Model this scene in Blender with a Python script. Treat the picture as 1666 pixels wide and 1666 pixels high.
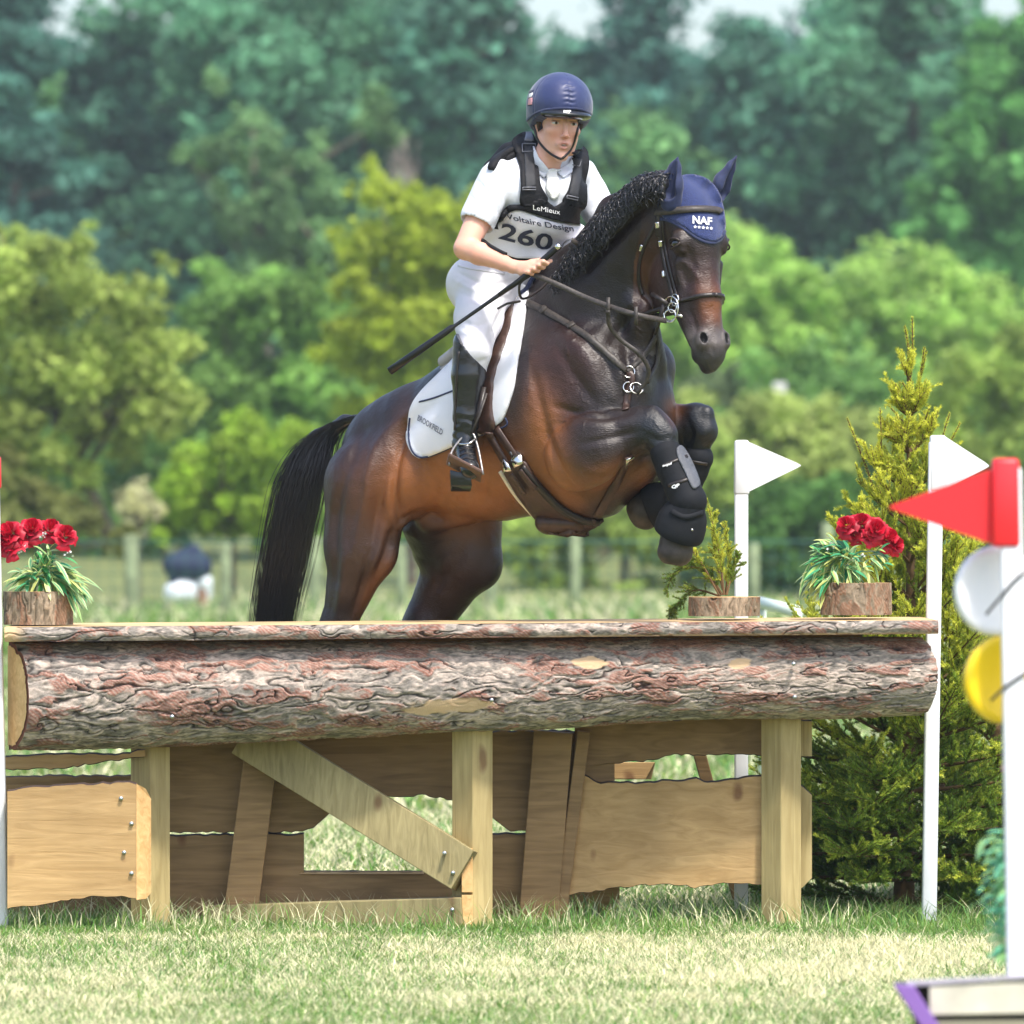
import bpy, bmesh, math, random
import numpy as np
from mathutils import Vector, Matrix, noise
from mathutils.bvhtree import BVHTree
from mathutils.geometry import delaunay_2d_cdt

for _o in list(bpy.data.objects): bpy.data.objects.remove(_o)
random.seed(7); rng = np.random.default_rng(7)
UP = Vector((0,0,1)); S = bpy.context.scene; COL = S.collection

# ------------------------------------------------------------------ camera
FPX = 10750.0                                   # focal length in photograph pixels (1666 wide)
CAM = Vector((0.0, -25.0, 1.6)); PITCH = 21.0 / FPX
cam = bpy.data.objects.new('camera', bpy.data.cameras.new('camera')); COL.objects.link(cam)
cam.location = CAM; cam.rotation_euler = (math.pi/2 - PITCH, 0, 0)
cam.data.sensor_width = 36; cam.data.lens = FPX/1666*36
cam.data.clip_start = 1; cam.data.clip_end = 3000
cam.data.dof.use_dof = True; cam.data.dof.focus_distance = 25.25
cam.data.dof.aperture_fstop = (FPX/1666*36)/55.0; cam.data.dof.aperture_blades = 0
S.camera = cam
# ------------------------------------------------------------------ daylight
SUN_EL, SUN_AZ = math.radians(60), math.radians(150)   # azimuth measured clockwise from +Y
w = bpy.data.worlds.new("World"); S.world = w; w.use_nodes = True
_nt = w.node_tree; _bg = _nt.nodes['Background']
_sky = _nt.nodes.new('ShaderNodeTexSky'); _sky.sky_type = 'NISHITA'; _sky.sun_disc = False
_sky.sun_elevation = SUN_EL; _sky.sun_rotation = SUN_AZ; _sky.air_density = 1.0; _sky.dust_density = 3.0; _sky.ozone_density = 1.0
_nt.links.new(_sky.outputs[0], _bg.inputs[0]); _bg.inputs[1].default_value = 0.15
sun = bpy.data.objects.new('sun', bpy.data.lights.new('sun', 'SUN')); COL.objects.link(sun)
sun.data.energy = 2.2; sun.data.angle = math.radians(5); sun.data.color = (1.0, 0.95, 0.87)
_d = Vector((math.sin(SUN_AZ)*math.cos(SUN_EL), math.cos(SUN_AZ)*math.cos(SUN_EL), math.sin(SUN_EL)))
sun.rotation_euler = _d.to_track_quat('Z', 'Y').to_euler()
S.view_settings.view_transform = 'Standard'; S.view_settings.look = 'None'
S.view_settings.exposure = 1.08; S.view_settings.gamma = 1
S.render.engine = 'CYCLES'; S.cycles.max_bounces = 6; S.cycles.transparent_max_bounces = 8
S.cycles.use_denoising = True

# ------------------------------------------------------------------ helpers
RM = Matrix.Rotation(math.pi/2 - PITCH, 3, 'X')
def ray(px, py): return RM @ Vector(((px-833)/FPX, (833-py)/FPX, -1))
def P(px, py, Y):
    r = ray(px, py); return CAM + r*((Y-CAM.y)/r.y)
def pxm(Y): return FPX/(Y+25.0)                 # pixels per metre at depth Y
def to_px(v):                                   # (n,3) world -> pixel coordinates
    v = np.asarray(v, float) - np.array(CAM); q = v @ np.array(RM)
    return 833 + FPX*q[:,0]/-q[:,2], 833 - FPX*q[:,1]/-q[:,2]

def new_obj(name, me, mat=None, parent=None, smooth=True):
    o = bpy.data.objects.new(name, me); COL.objects.link(o)
    if mat is not None:
        for m in (mat if isinstance(mat, (list, tuple)) else [mat]): me.materials.append(m)
    if parent is not None: o.parent = parent
    if smooth: me.polygons.foreach_set('use_smooth', [True]*len(me.polygons))
    return o
def mesh_from(name, verts, faces):
    me = bpy.data.meshes.new(name); me.from_pydata([tuple(v) for v in verts], [], [tuple(f) for f in faces]); me.update(); return me
def np_mesh(name, V, Fc):                        # Fc (n,3) or (n,4)
    V = np.asarray(V, np.float32); Fc = np.asarray(Fc, np.int32); k = Fc.shape[1]
    me = bpy.data.meshes.new(name)
    me.vertices.add(len(V)); me.vertices.foreach_set('co', V.ravel())
    me.loops.add(Fc.size); me.loops.foreach_set('vertex_index', Fc.ravel())
    me.polygons.add(len(Fc)); me.polygons.foreach_set('loop_start', np.arange(0, Fc.size, k, dtype=np.int32))
    me.update(calc_edges=True); return me
def set_col(me, rgb, name='col'):
    rgb = np.asarray(rgb, np.float32); a = me.attributes.new(name, 'FLOAT_COLOR', 'POINT')
    a.data.foreach_set('color', np.concatenate([rgb, np.ones((len(rgb),1), np.float32)], 1).ravel())
def tag(o, label=None, cat=None, group=None, kind=None):
    if label: o['label'] = label
    if cat: o['category'] = cat
    if group: o['group'] = group
    if kind: o['kind'] = kind
    return o
def empty(name, loc=(0,0,0), label=None, cat=None, group=None, kind=None):
    o = bpy.data.objects.new(name, None); COL.objects.link(o); o.location = loc; o.empty_display_size = .1
    return tag(o, label, cat, group, kind)
def child(name, me, mat, root, smooth=True):     # mesh data in world coordinates, parented with its place kept
    o = new_obj(name, me, mat, None, smooth); o.parent = root
    me.transform(Matrix.Translation(-root_loc(root)))
    return o
def root_loc(r):
    v = Vector(r.location)
    while r.parent: r = r.parent; v += Vector(r.location)
    return v
def world_bvh(*obs):
    V = []; Fs = []
    for o in obs:
        off = len(V); L = root_loc(o)
        V += [v.co + L for v in o.data.vertices]; Fs += [tuple(i+off for i in p.vertices) for p in o.data.polygons]
    return BVHTree.FromPolygons(V, Fs)

# ---- materials
def mat(name, col=(.5,.5,.5), rough=.6, metal=0, attr=None, noise_amt=0, noise_scale=20, bump=0, bump_scale=60, spec=.5, sheen=0, trans=0, coat=0, stretch=None):
    m = bpy.data.materials.new(name); m.use_nodes = True; nt = m.node_tree; n = nt.nodes; b = n['Principled BSDF']
    b.inputs['Base Color'].default_value = (*col, 1); b.inputs['Roughness'].default_value = rough; b.inputs['Metallic'].default_value = metal
    b.inputs['Specular IOR Level'].default_value = spec; b.inputs['Coat Weight'].default_value = coat
    if sheen: b.inputs['Sheen Weight'].default_value = sheen
    src = None
    if attr:
        a = n.new('ShaderNodeAttribute'); a.attribute_name = attr; src = a.outputs['Color']
    if noise_amt or bump:
        tc = n.new('ShaderNodeTexCoord'); vec = tc.outputs['Object']
        if stretch:
            mp = n.new('ShaderNodeMapping'); mp.inputs['Scale'].default_value = stretch; nt.links.new(vec, mp.inputs[0]); vec = mp.outputs[0]
    if noise_amt:
        nz = n.new('ShaderNodeTexNoise'); nz.inputs['Scale'].default_value = noise_scale; nz.inputs['Detail'].default_value = 6; nt.links.new(vec, nz.inputs['Vector'])
        mr = n.new('ShaderNodeMapRange'); mr.inputs['From Min'].default_value = .3; mr.inputs['From Max'].default_value = .7
        mr.inputs['To Min'].default_value = 1-noise_amt; mr.inputs['To Max'].default_value = 1+noise_amt; nt.links.new(nz.outputs['Fac'], mr.inputs['Value'])
        mx = n.new('ShaderNodeMix'); mx.data_type = 'RGBA'; mx.blend_type = 'MULTIPLY'; mx.inputs[0].default_value = 1
        if src is not None: nt.links.new(src, mx.inputs[6])
        else: mx.inputs[6].default_value = (*col, 1)
        nt.links.new(mr.outputs[0], mx.inputs[7]); src = mx.outputs[2]
    if src is not None: nt.links.new(src, b.inputs['Base Color'])
    if bump:
        nb = n.new('ShaderNodeTexNoise'); nb.inputs['Scale'].default_value = bump_scale; nb.inputs['Detail'].default_value = 5; nt.links.new(vec, nb.inputs['Vector'])
        bp = n.new('ShaderNodeBump'); bp.inputs['Strength'].default_value = 1; bp.inputs['Distance'].default_value = bump; nt.links.new(nb.outputs['Fac'], bp.inputs['Height'])
        nt.links.new(bp.outputs[0], b.inputs['Normal'])
    if trans:                                    # thin leaf: light passes through
        t = n.new('ShaderNodeBsdfTranslucent'); ms = n.new('ShaderNodeMixShader'); ms.inputs[0].default_value = trans
        if src is not None: nt.links.new(src, t.inputs[0])
        else: t.inputs[0].default_value = (*col, 1)
        nt.links.new(b.outputs[0], ms.inputs[1]); nt.links.new(t.outputs[0], ms.inputs[2]); nt.links.new(ms.outputs[0], n['Material Output'].inputs[0])
    return m

# ---- numpy noise
def _hash(ix, iy, iz, s=0):
    h = (ix.astype(np.int64)*374761393 + iy.astype(np.int64)*668265263 + iz.astype(np.int64)*2147483647 + s*144665) & 0x7fffffff
    h = (h ^ (h >> 13)) * 1274126177 & 0x7fffffff
    return ((h ^ (h >> 16)) & 0xffff).astype(np.float32)/65535.0
def vnoise(p, s=0):
    i = np.floor(p).astype(np.int64); f = p-i; f = f*f*(3-2*f); r = 0
    for dx in (0,1):
        for dy in (0,1):
            for dz in (0,1):
                wgt = (f[:,0] if dx else 1-f[:,0])*(f[:,1] if dy else 1-f[:,1])*(f[:,2] if dz else 1-f[:,2])
                r = r + wgt*_hash(i[:,0]+dx, i[:,1]+dy, i[:,2]+dz, s)
    return r*2-1
def fbm(p, o=4, s=0, g=.5):
    r = 0; a = 1; t = 0
    for k in range(o): r = r + a*vnoise(p*(2.03**k) + 17.3*k, s+k); t += a; a *= g
    return r/t
def sstep(x, a, b):
    t = np.clip((x-a)/(b-a), 0, 1); return t*t*(3-2*t)
def mixc(a, b, t): return a*(1-t[:,None]) + np.asarray(b)*t[:,None]

# ---- implicit surfaces: rounded, squashed cones and ellipsoids blended into one skin
class Field:
    def __init__(s, lo, hi, h):
        s.lo = np.array(lo, float); s.h = h; s.n = np.ceil((np.array(hi)-s.lo)/h).astype(int)+1
        s.f = np.full(s.n, 1.0, np.float32)
    def _box(s, lo, hi):
        a = np.clip(np.floor((lo-s.lo)/s.h).astype(int), 0, s.n); b = np.clip(np.ceil((hi-s.lo)/s.h).astype(int)+1, 0, s.n)
        if (b <= a).any(): return None
        g = np.meshgrid(*[(s.lo[i]+s.h*np.arange(a[i], b[i])).astype(np.float32) for i in range(3)], indexing='ij', sparse=True)
        return tuple(slice(a[i], b[i]) for i in range(3)), g
    def _mix(s, sl, d, k, sub):
        f = s.f[sl]
        if sub:
            h = np.clip(.5-.5*(f+d)/k, 0, 1); s.f[sl] = f*(1-h) + (-d)*h + k*h*(1-h)
        else:
            h = np.clip(.5+.5*(d-f)/k, 0, 1); s.f[sl] = d*(1-h) + f*h - k*h*(1-h)
    def cone(s, a, b, ra, rb, k=.02, sq=None, sub=False):
        """a,b points, ra,rb radii; sq=(axis, factor): thickness along axis times factor"""
        a = np.array(a, float); b = np.array(b, float); R = max(ra, rb)*(max(1, sq[1]) if sq else 1) + k + .03
        q = s._box(np.minimum(a, b)-R, np.maximum(a, b)+R)
        if q is None: return
        sl, g = q; p = [g[i]-a[i] for i in range(3)]; ab = b-a
        if sq:
            n = np.array(sq[0], float); n /= np.linalg.norm(n); fct = sq[1]; c = 1/fct-1
            pd = p[0]*n[0]+p[1]*n[1]+p[2]*n[2]; p = [p[i]+pd*(c*n[i]) for i in range(3)]; ab = ab + n*(ab@n)*c
        L = max(ab@ab, 1e-9); t = np.clip((p[0]*ab[0]+p[1]*ab[1]+p[2]*ab[2])/L, 0, 1)
        d = np.sqrt((p[0]-t*ab[0])**2+(p[1]-t*ab[1])**2+(p[2]-t*ab[2])**2) - (ra+(rb-ra)*t)
        if sq: d = d*min(1, .5+.5*fct)
        s._mix(sl, d.astype(np.float32), k, sub)
    def ell(s, c, axes, rad, k=.02, sub=False):
        """axes: three unit vectors, rad: three radii"""
        c = np.array(c, float); A = [np.array(x, float)/np.linalg.norm(x) for x in axes]; R = max(rad)+k+.03
        q = s._box(c-R, c+R)
        if q is None: return
        sl, g = q; p = [g[i]-c[i] for i in range(3)]
        e = [p[0]*A[j][0]+p[1]*A[j][1]+p[2]*A[j][2] for j in range(3)]
        k0 = np.sqrt(sum((e[j]/rad[j])**2 for j in range(3))); k1 = np.sqrt(sum((e[j]/rad[j]**2)**2 for j in range(3)))+1e-6
        s._mix(sl, (k0*(k0-1)/k1).astype(np.float32), k, sub)
    def chain(s, pts, rs, k=.02, sq=None):
        for i in range(len(pts)-1): s.cone(pts[i], pts[i+1], rs[i], rs[i+1], k, sq)
    def half(s, o, n, k=.004):                    # cut away the side the normal points to
        o = np.array(o, float); n = np.array(n, float); n /= np.linalg.norm(n)
        g = np.meshgrid(*[(s.lo[i]+s.h*np.arange(s.n[i])).astype(np.float32) for i in range(3)], indexing='ij', sparse=True)
        d = (g[0]-o[0])*n[0]+(g[1]-o[1])*n[1]+(g[2]-o[2])*n[2]; s.f = np.maximum(s.f, d)
    def mesh(s, name, smooth=1, lam=.5):
        f = s.f; f[0]=f[-1]=1; f[:,0]=f[:,-1]=1; f[:,:,0]=f[:,:,-1]=1
        i = f < 0; c = np.zeros(np.array(f.shape)-1, np.int8)
        for dx in (0,1):
            for dy in (0,1):
                for dz in (0,1): c += i[dx:f.shape[0]-1+dx, dy:f.shape[1]-1+dy, dz:f.shape[2]-1+dz]
        act = (c > 0) & (c < 8); ijk = np.argwhere(act); idx = np.full(c.shape, -1, np.int32); idx[act] = np.arange(len(ijk))
        cor = [(x,y,z) for x in (0,1) for y in (0,1) for z in (0,1)]
        acc = np.zeros((len(ijk),3)); cnt = np.zeros(len(ijk))
        fv = {q: f[ijk[:,0]+q[0], ijk[:,1]+q[1], ijk[:,2]+q[2]] for q in cor}
        for q in cor:
            for ax in range(3):
                if q[ax]: continue
                r = list(q); r[ax] = 1; r = tuple(r); a, b = fv[q], fv[r]; m = (a < 0) != (b < 0)
                t = a[m]/(a[m]-b[m]); v = np.tile(np.array(q, float), (m.sum(),1)); v[:,ax] += t; acc[m] += v; cnt[m] += 1
        V = (ijk + acc/cnt[:,None])*s.h + s.lo; Fc = []
        for ax in range(3):
            u, v = (ax+1)%3, (ax+2)%3; a = np.take(i, range(f.shape[ax]-1), ax); b = np.take(i, range(1, f.shape[ax]), ax)
            e = np.argwhere(a != b); e = e[(e[:,u] > 0) & (e[:,v] > 0)]; ins = i[e[:,0], e[:,1], e[:,2]]
            du = np.eye(3, dtype=int)[u]; dv = np.eye(3, dtype=int)[v]
            g = lambda o: idx[tuple((e-o).T)]
            q = np.stack([g(du+dv), g(dv), g(0*du), g(du)], 1); q[~ins] = q[~ins][:, ::-1]; Fc.append(q)
        Fc = np.concatenate(Fc); Fc = Fc[(Fc >= 0).all(1)]
        E = np.concatenate([Fc[:,[0,1]], Fc[:,[1,2]], Fc[:,[2,3]], Fc[:,[3,0]]])
        for _ in range(smooth):
            a = np.zeros_like(V); n = np.zeros(len(V))
            for x, y in ((0,1),(1,0)):
                for d in range(3): a[:,d] += np.bincount(E[:,x], V[E[:,y],d], len(V))
                n += np.bincount(E[:,x], minlength=len(V))
            V = V*(1-lam) + lam*a/np.maximum(n,1)[:,None]
        return np_mesh(name, V, Fc)

# ---- sculpting strokes: grooves (depth < 0) and ridges pressed into a skin along lines
def brush(V, N, strokes):
    """V world positions, N normals; strokes: (points in photograph pixels, width px, depth m)"""
    x, y = to_px(V); D = V-np.array(CAM); D /= np.linalg.norm(D,axis=1)[:,None]; face = np.clip(-(D*N).sum(1)*1.6,0,1); out = V.copy()
    for pts, w, dep in strokes:
        sp = spline(pts, 30); lo = sp.min(0)-3*w; hi = sp.max(0)+3*w; k = np.where((x>lo[0])&(x<hi[0])&(y>lo[1])&(y<hi[1])&(face>0))[0]
        if not len(k): continue
        dd = np.full(len(k), 1e9); tt = np.zeros(len(k))
        for i in range(29):
            a, b = sp[i], sp[i+1]; ab = b-a; t = np.clip(((x[k]-a[0])*ab[0]+(y[k]-a[1])*ab[1])/(ab@ab+1e-9),0,1); d2 = (x[k]-a[0]-t*ab[0])**2+(y[k]-a[1]-t*ab[1])**2
            m = d2 < dd; dd[m] = d2[m]; tt[m] = (i+t[m])/29
        amp = dep*np.exp(-dd/(w*w))*np.sin(np.clip(tt*.9+.05,0,1)*math.pi)**.6; out[k] += N[k]*(amp*face[k])[:,None]
    return out
def get_vn(me):
    V = np.empty(len(me.vertices)*3, np.float32); me.vertices.foreach_get('co', V); N = np.empty(len(V), np.float32); me.vertices.foreach_get('normal', N); return V.reshape(-1,3), N.reshape(-1,3)
def put_v(me, V): me.vertices.foreach_set('co', np.asarray(V,np.float32).ravel()); me.update()
# ---- curves, tubes, straps
def spline(pts, n):                               # Catmull-Rom through points of any dimension
    p = np.array([list(x) for x in pts], float); p = np.vstack([2*p[0]-p[1], p, 2*p[-1]-p[-2]]); m = len(p)-3; out = []
    for t in np.linspace(0, m, n):
        i = min(int(t), m-1); u = t-i; a, b, c, d = p[i:i+4]
        out.append(.5*((2*b)+(-a+c)*u+(2*a-5*b+4*c-d)*u*u+(-a+3*b-3*c+d)*u**3))
    return np.array(out)
def tube_mesh(paths, name='tube', seg=8, cap=True):
    """paths: list of (points (n,3), radii scalar or (n,)) joined in one mesh"""
    V = []; Fc = []
    for pts, rad in paths:
        p = np.array([list(q) for q in pts], float); n = len(p); rad = np.broadcast_to(rad, n); t = np.gradient(p, axis=0)
        t /= np.linalg.norm(t, axis=1)[:,None]+1e-9; up = np.array([0,0,1.]) if abs(t[0][2]) < .9 else np.array([1.,0,0]); b0 = len(V)
        for i in range(n):
            s = np.cross(up, t[i]); s /= np.linalg.norm(s)+1e-9; up = np.cross(t[i], s)
            for k in range(seg):
                a = 2*math.pi*k/seg; V.append(p[i]+rad[i]*(math.cos(a)*s+math.sin(a)*up))
        for i in range(n-1):
            for k in range(seg): Fc.append((b0+i*seg+k, b0+i*seg+(k+1)%seg, b0+(i+1)*seg+(k+1)%seg, b0+(i+1)*seg+k))
        if cap: Fc.append(tuple(b0+k for k in range(seg))[::-1]); Fc.append(tuple(b0+(n-1)*seg+k for k in range(seg)))
    return mesh_from(name, V, Fc)
def hit(px, py, bvh, Y=None):
    r = ray(px, py).normalized(); h = bvh.ray_cast(CAM, r)
    if h[0] is None: return (P(px, py, Y), Vector((0,-1,0))) if Y is not None else (None, None)
    n = h[1]
    if n.dot(r) > 0: n = -n
    return h[0], n
def ribbon_mesh(P3, N3, w, t, name='strap'):      # flat strap with thickness along normals
    n = len(P3); w = np.broadcast_to(w, n); V = []; Fc = []
    T = np.gradient(np.array(P3), axis=0); T /= np.linalg.norm(T, axis=1)[:,None]+1e-9
    for i in range(n):
        nn = np.array(N3[i]); nn = nn-T[i]*(nn@T[i]); nn /= np.linalg.norm(nn)+1e-9; s = np.cross(T[i], nn)
        c = np.array(P3[i])
        for a, b in ((-1,0),(-.9,1),(.9,1),(1,0),(.9,-.3),(-.9,-.3)): V.append(c+s*a*w[i]/2+nn*b*t)
    for i in range(n-1):
        for k in range(6): Fc.append((i*6+k, i*6+(k+1)%6, (i+1)*6+(k+1)%6, (i+1)*6+k))
    Fc.append(tuple(range(6))[::-1]); Fc.append(tuple((n-1)*6+k for k in range(6)))
    return mesh_from(name, V, Fc)
def strap_on(pts, w, t, bvh, off=.003, n=40, Y=None, smooth=3, name='strap'):
    """pts in photograph pixels laid on a surface; optional third value: its own depth"""
    sp = spline([p[:2] for p in pts], n); Q = []; N = []
    for x, y in sp:
        q, nn = hit(x, y, bvh, Y); Q.append(q); N.append(nn)
    ok = [i for i in range(n) if Q[i] is not None]
    for i in range(n):
        if Q[i] is None:
            j = min(ok, key=lambda k: abs(k-i)); Q[i] = P(sp[i][0], sp[i][1], Q[j].y); N[i] = N[j]
    Q = np.array(Q); N = np.array(N)
    for _ in range(smooth):
        Q[1:-1] = .5*Q[1:-1]+.25*(Q[:-2]+Q[2:]); N[1:-1] = .5*N[1:-1]+.25*(N[:-2]+N[2:])
    N /= np.linalg.norm(N, axis=1)[:,None]
    return ribbon_mesh(Q+N*off, N, w, t, name)
def ring_strap(c, axis, start, bvh, w, t, off=.003, n=48, R=.6, a0=0, a1=360, name='strap'):
    """strap round a body: rays from outside towards c in the plane of axis"""
    c = Vector(c); ax = Vector(axis).normalized(); u = (Vector(start)-ax*ax.dot(Vector(start))).normalized(); v = ax.cross(u); Q = []; N = []
    for i in range(n):
        a = math.radians(a0+(a1-a0)*i/(n-1)); d = u*math.cos(a)+v*math.sin(a)
        h = bvh.ray_cast(c+d*R, -d)
        if h[0] is None: h = (c+d*.05, d)
        Q.append(h[0]+d*off); N.append(d)
    Q = np.array([list(q) for q in Q]); 
    for _ in range(2): Q[1:-1] = .5*Q[1:-1]+.25*(Q[:-2]+Q[2:])
    return ribbon_mesh(Q, [list(x) for x in N], w, t, name)
def resample(poly, closed=True, step=4):
    out = []; n = len(poly)
    for i in range(n if closed else n-1):
        a = Vector(poly[i]); b = Vector(poly[(i+1)%n]); m = max(1, int((b-a).length/step))
        out += [a.lerp(b, k/m) for k in range(m)]
    return out
def smooth_poly(poly, n=60):                      # closed smooth outline
    p = [tuple(q) for q in poly]; ext = p[-2:]+p+p[:3]; m = len(p); sp = spline(ext, (len(ext)-1)*8+1)
    return [Vector(q) for q in sp[16:16+8*m]]
def patch(poly, bvh, off=.005, thick=.004, step=5, Y=None, relax=2, name='patch', mirror=None):
    """cloth or leather cut to an outline in photograph pixels and laid on a surface"""
    b = resample(poly, True, step); n = len(b); xs = [v.x for v in b]; ys = [v.y for v in b]; pts = list(b)
    y = min(ys)+step*.7; r = 0
    def inside(x, y):
        c = False; j = n-1
        for i in range(n):
            if (ys[i] > y) != (ys[j] > y) and x < (xs[j]-xs[i])*(y-ys[i])/(ys[j]-ys[i])+xs[i]: c = not c
            j = i
        return c
    while y < max(ys):
        x = min(xs)+(r%2)*step*.5
        while x < max(xs):
            if inside(x, y) and min((v.x-x)**2+(v.y-y)**2 for v in b) > (step*.55)**2: pts.append(Vector((x, y)))
            x += step
        y += step*.87; r += 1
    vs, es, fs, *_ = delaunay_2d_cdt(pts, [(i, (i+1)%n) for i in range(n)], [], 1, 1e-4)
    Q = []; N = []
    for v in vs:
        q, nn = hit(v.x, v.y, bvh, None); Q.append(q); N.append(nn)
    ok = [i for i in range(len(vs)) if Q[i] is not None]
    for i in range(len(vs)):
        if Q[i] is None:
            if ok and Y is None:
                j = min(ok, key=lambda k: (vs[k]-vs[i]).length_squared); Q[i] = P(vs[i].x, vs[i].y, Q[j].y+.01); N[i] = N[j]
            else: Q[i] = P(vs[i].x, vs[i].y, Y or 0); N[i] = Vector((0,-1,0))
    Q = np.array([list(q) for q in Q]); N = np.array([list(q) for q in N])
    E = np.array([(f[i], f[(i+1)%len(f)]) for f in fs for i in range(len(f))])
    for _ in range(relax):
        for arr in (N, Q):
            a = np.zeros_like(arr); c = np.zeros(len(arr))
            for x, z in ((0,1),(1,0)):
                for d in range(3): a[:,d] += np.bincount(E[:,x], arr[E[:,z],d], len(arr))
                c += np.bincount(E[:,x], minlength=len(arr))
            m = a/np.maximum(c,1)[:,None]
            if arr is Q:                           # relax along the view direction only, outline stays
                D = Q-np.array(CAM); D /= np.linalg.norm(D, axis=1)[:,None]; arr += D*(((m-arr)*D).sum(1)*.5)[:,None]
            else: arr[:] = .5*arr+.5*m
    N /= np.linalg.norm(N, axis=1)[:,None]+1e-9; top = Q+N*(off+thick); bot = Q+N*off
    # face orientation towards the viewer
    m = len(Q); Fc = []
    for f in fs:
        a, bb, c = Q[f[0]], Q[f[1]], Q[f[2]]; nn = np.cross(bb-a, c-a)
        f = tuple(f) if nn@N[f[0]] > 0 else tuple(f)[::-1]
        Fc.append(f); Fc.append(tuple(i+m for i in f)[::-1])
    cnt = {}
    for f in Fc[::2]:
        for i in range(len(f)): cnt[(f[i], f[(i+1)%len(f)])] = 1
    for (i, j) in list(cnt):
        if (j, i) not in cnt: Fc.append((j, i, i+m, j+m))
    V = np.vstack([top, bot])
    if mirror:
        o, nrm = np.array(mirror[0]), np.array(mirror[1]); V2 = V-2*((V-o)@nrm)[:,None]*nrm; L = len(V)
        V = np.vstack([V, V2]); Fc += [tuple(i+L for i in f)[::-1] for f in Fc]
    return mesh_from(name, V, Fc)
_fonts = {}
def text_shape(txt, bold=0.0, shear=0):
    cu = bpy.data.curves.new('t', 'FONT'); cu.body = txt; cu.size = 1; cu.offset = bold; cu.shear = shear; cu.resolution_u = 3
    o = bpy.data.objects.new('t', cu); COL.objects.link(o); bpy.context.view_layer.update()
    me = bpy.data.meshes.new_from_object(o.evaluated_get(bpy.context.evaluated_depsgraph_get()))
    bm = bmesh.new(); bm.from_mesh(me); bmesh.ops.triangulate(bm, faces=bm.faces)
    for _ in range(2):
        L = [e for e in bm.edges if e.calc_length() > .18]
        if L: bmesh.ops.subdivide_edges(bm, edges=L, cuts=1); bmesh.ops.triangulate(bm, faces=bm.faces)
    V = np.array([v.co[:] for v in bm.verts]); bm.verts.index_update(); Fc = [tuple(v.index for v in f.verts) for f in bm.faces]; bm.free()
    bpy.data.objects.remove(o); bpy.data.curves.remove(cu); bpy.data.meshes.remove(me)
    w = V[:,0].max()-V[:,0].min(); V[:,0] -= V[:,0].min(); return V, Fc, w
def text_on(txt, o, ex, ey, bvh, off=.004, bold=0., name='lettering', curve=0, Y=None):
    """lettering laid on a surface: o = start of baseline, ex = baseline vector of the whole word, ey = cap height vector (pixels)"""
    V, Fc, w = text_shape(txt, bold); o = np.array(o, float); ex = np.array(ex, float); ey = np.array(ey, float); Q = []
    for v in V:
        u = v[0]/w; p = o+ex*u+ey*(v[1]/.7)+np.array([0, -4*curve*u*(1-u)])
        q, n = hit(p[0], p[1], bvh, Y); q = q if q is not None else P(p[0], p[1], Y or 0); Q.append(q+(n or Vector((0,-1,0)))*off)
    Fc = [f if (Q[f[1]]-Q[f[0]]).cross(Q[f[2]]-Q[f[0]]).dot(CAM-Q[f[0]]) > 0 else f[::-1] for f in Fc]
    return mesh_from(name, Q, Fc)
def box_mesh(verts8, name='box', bev=.004):       # 8 corners: bottom 4 (ccw), top 4
    me = mesh_from(name, verts8, [(3,2,1,0),(4,5,6,7),(0,1,5,4),(1,2,6,5),(2,3,7,6),(3,0,4,7)])
    bm = bmesh.new(); bm.from_mesh(me); bmesh.ops.recalc_face_normals(bm, faces=bm.faces)
    if bev: bmesh.ops.bevel(bm, geom=bm.edges[:], offset=bev, segments=2, affect='EDGES', profile=.5)
    bm.to_mesh(me); bm.free(); return me
def join_np(parts):                               # [(V,F)] -> V,F with equal face size
    V = []; Fc = []; o = 0
    for v, f in parts: V.append(v); Fc.append(np.asarray(f)+o); o += len(v)
    return np.concatenate(V), np.concatenate(Fc)
# ================================================================== SETTING: terrain
def gz(x, y):                                    # height of the ground
    y = np.asarray(y, float); x = np.asarray(x, float)
    return -.045+.75*sstep(y,55,110)+4.5*sstep(y,110,420)*1.0 + .04*np.sin(x*.35+1)*sstep(y,20,40)
def gzf(x, y): return float(gz(np.array([x]), np.array([y]))[0])
M_ground = mat('dry_turf', (.15,.175,.05), .95, noise_amt=.45, noise_scale=3.5, bump=.02, bump_scale=30)
def ground():
    ys = np.concatenate([np.linspace(-30,10,60), np.linspace(10.8,60,60)[0:], np.geomspace(62,900,50)]); xs = np.concatenate([-np.geomspace(300,6,24), np.linspace(-5.5,5.5,40), np.geomspace(6,300,24)])
    X, Y = np.meshgrid(xs, ys); V = np.stack([X, Y, gz(X,Y)], -1).reshape(-1,3); nx = len(xs); i = (np.arange(len(ys)-1)[:,None]*nx+np.arange(nx-1)).ravel()
    return np_mesh('ground', V, np.stack([i,i+1,i+nx+1,i+nx],1))
g_ = new_obj('ground', ground(), M_ground); tag(g_, kind='structure')
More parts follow.
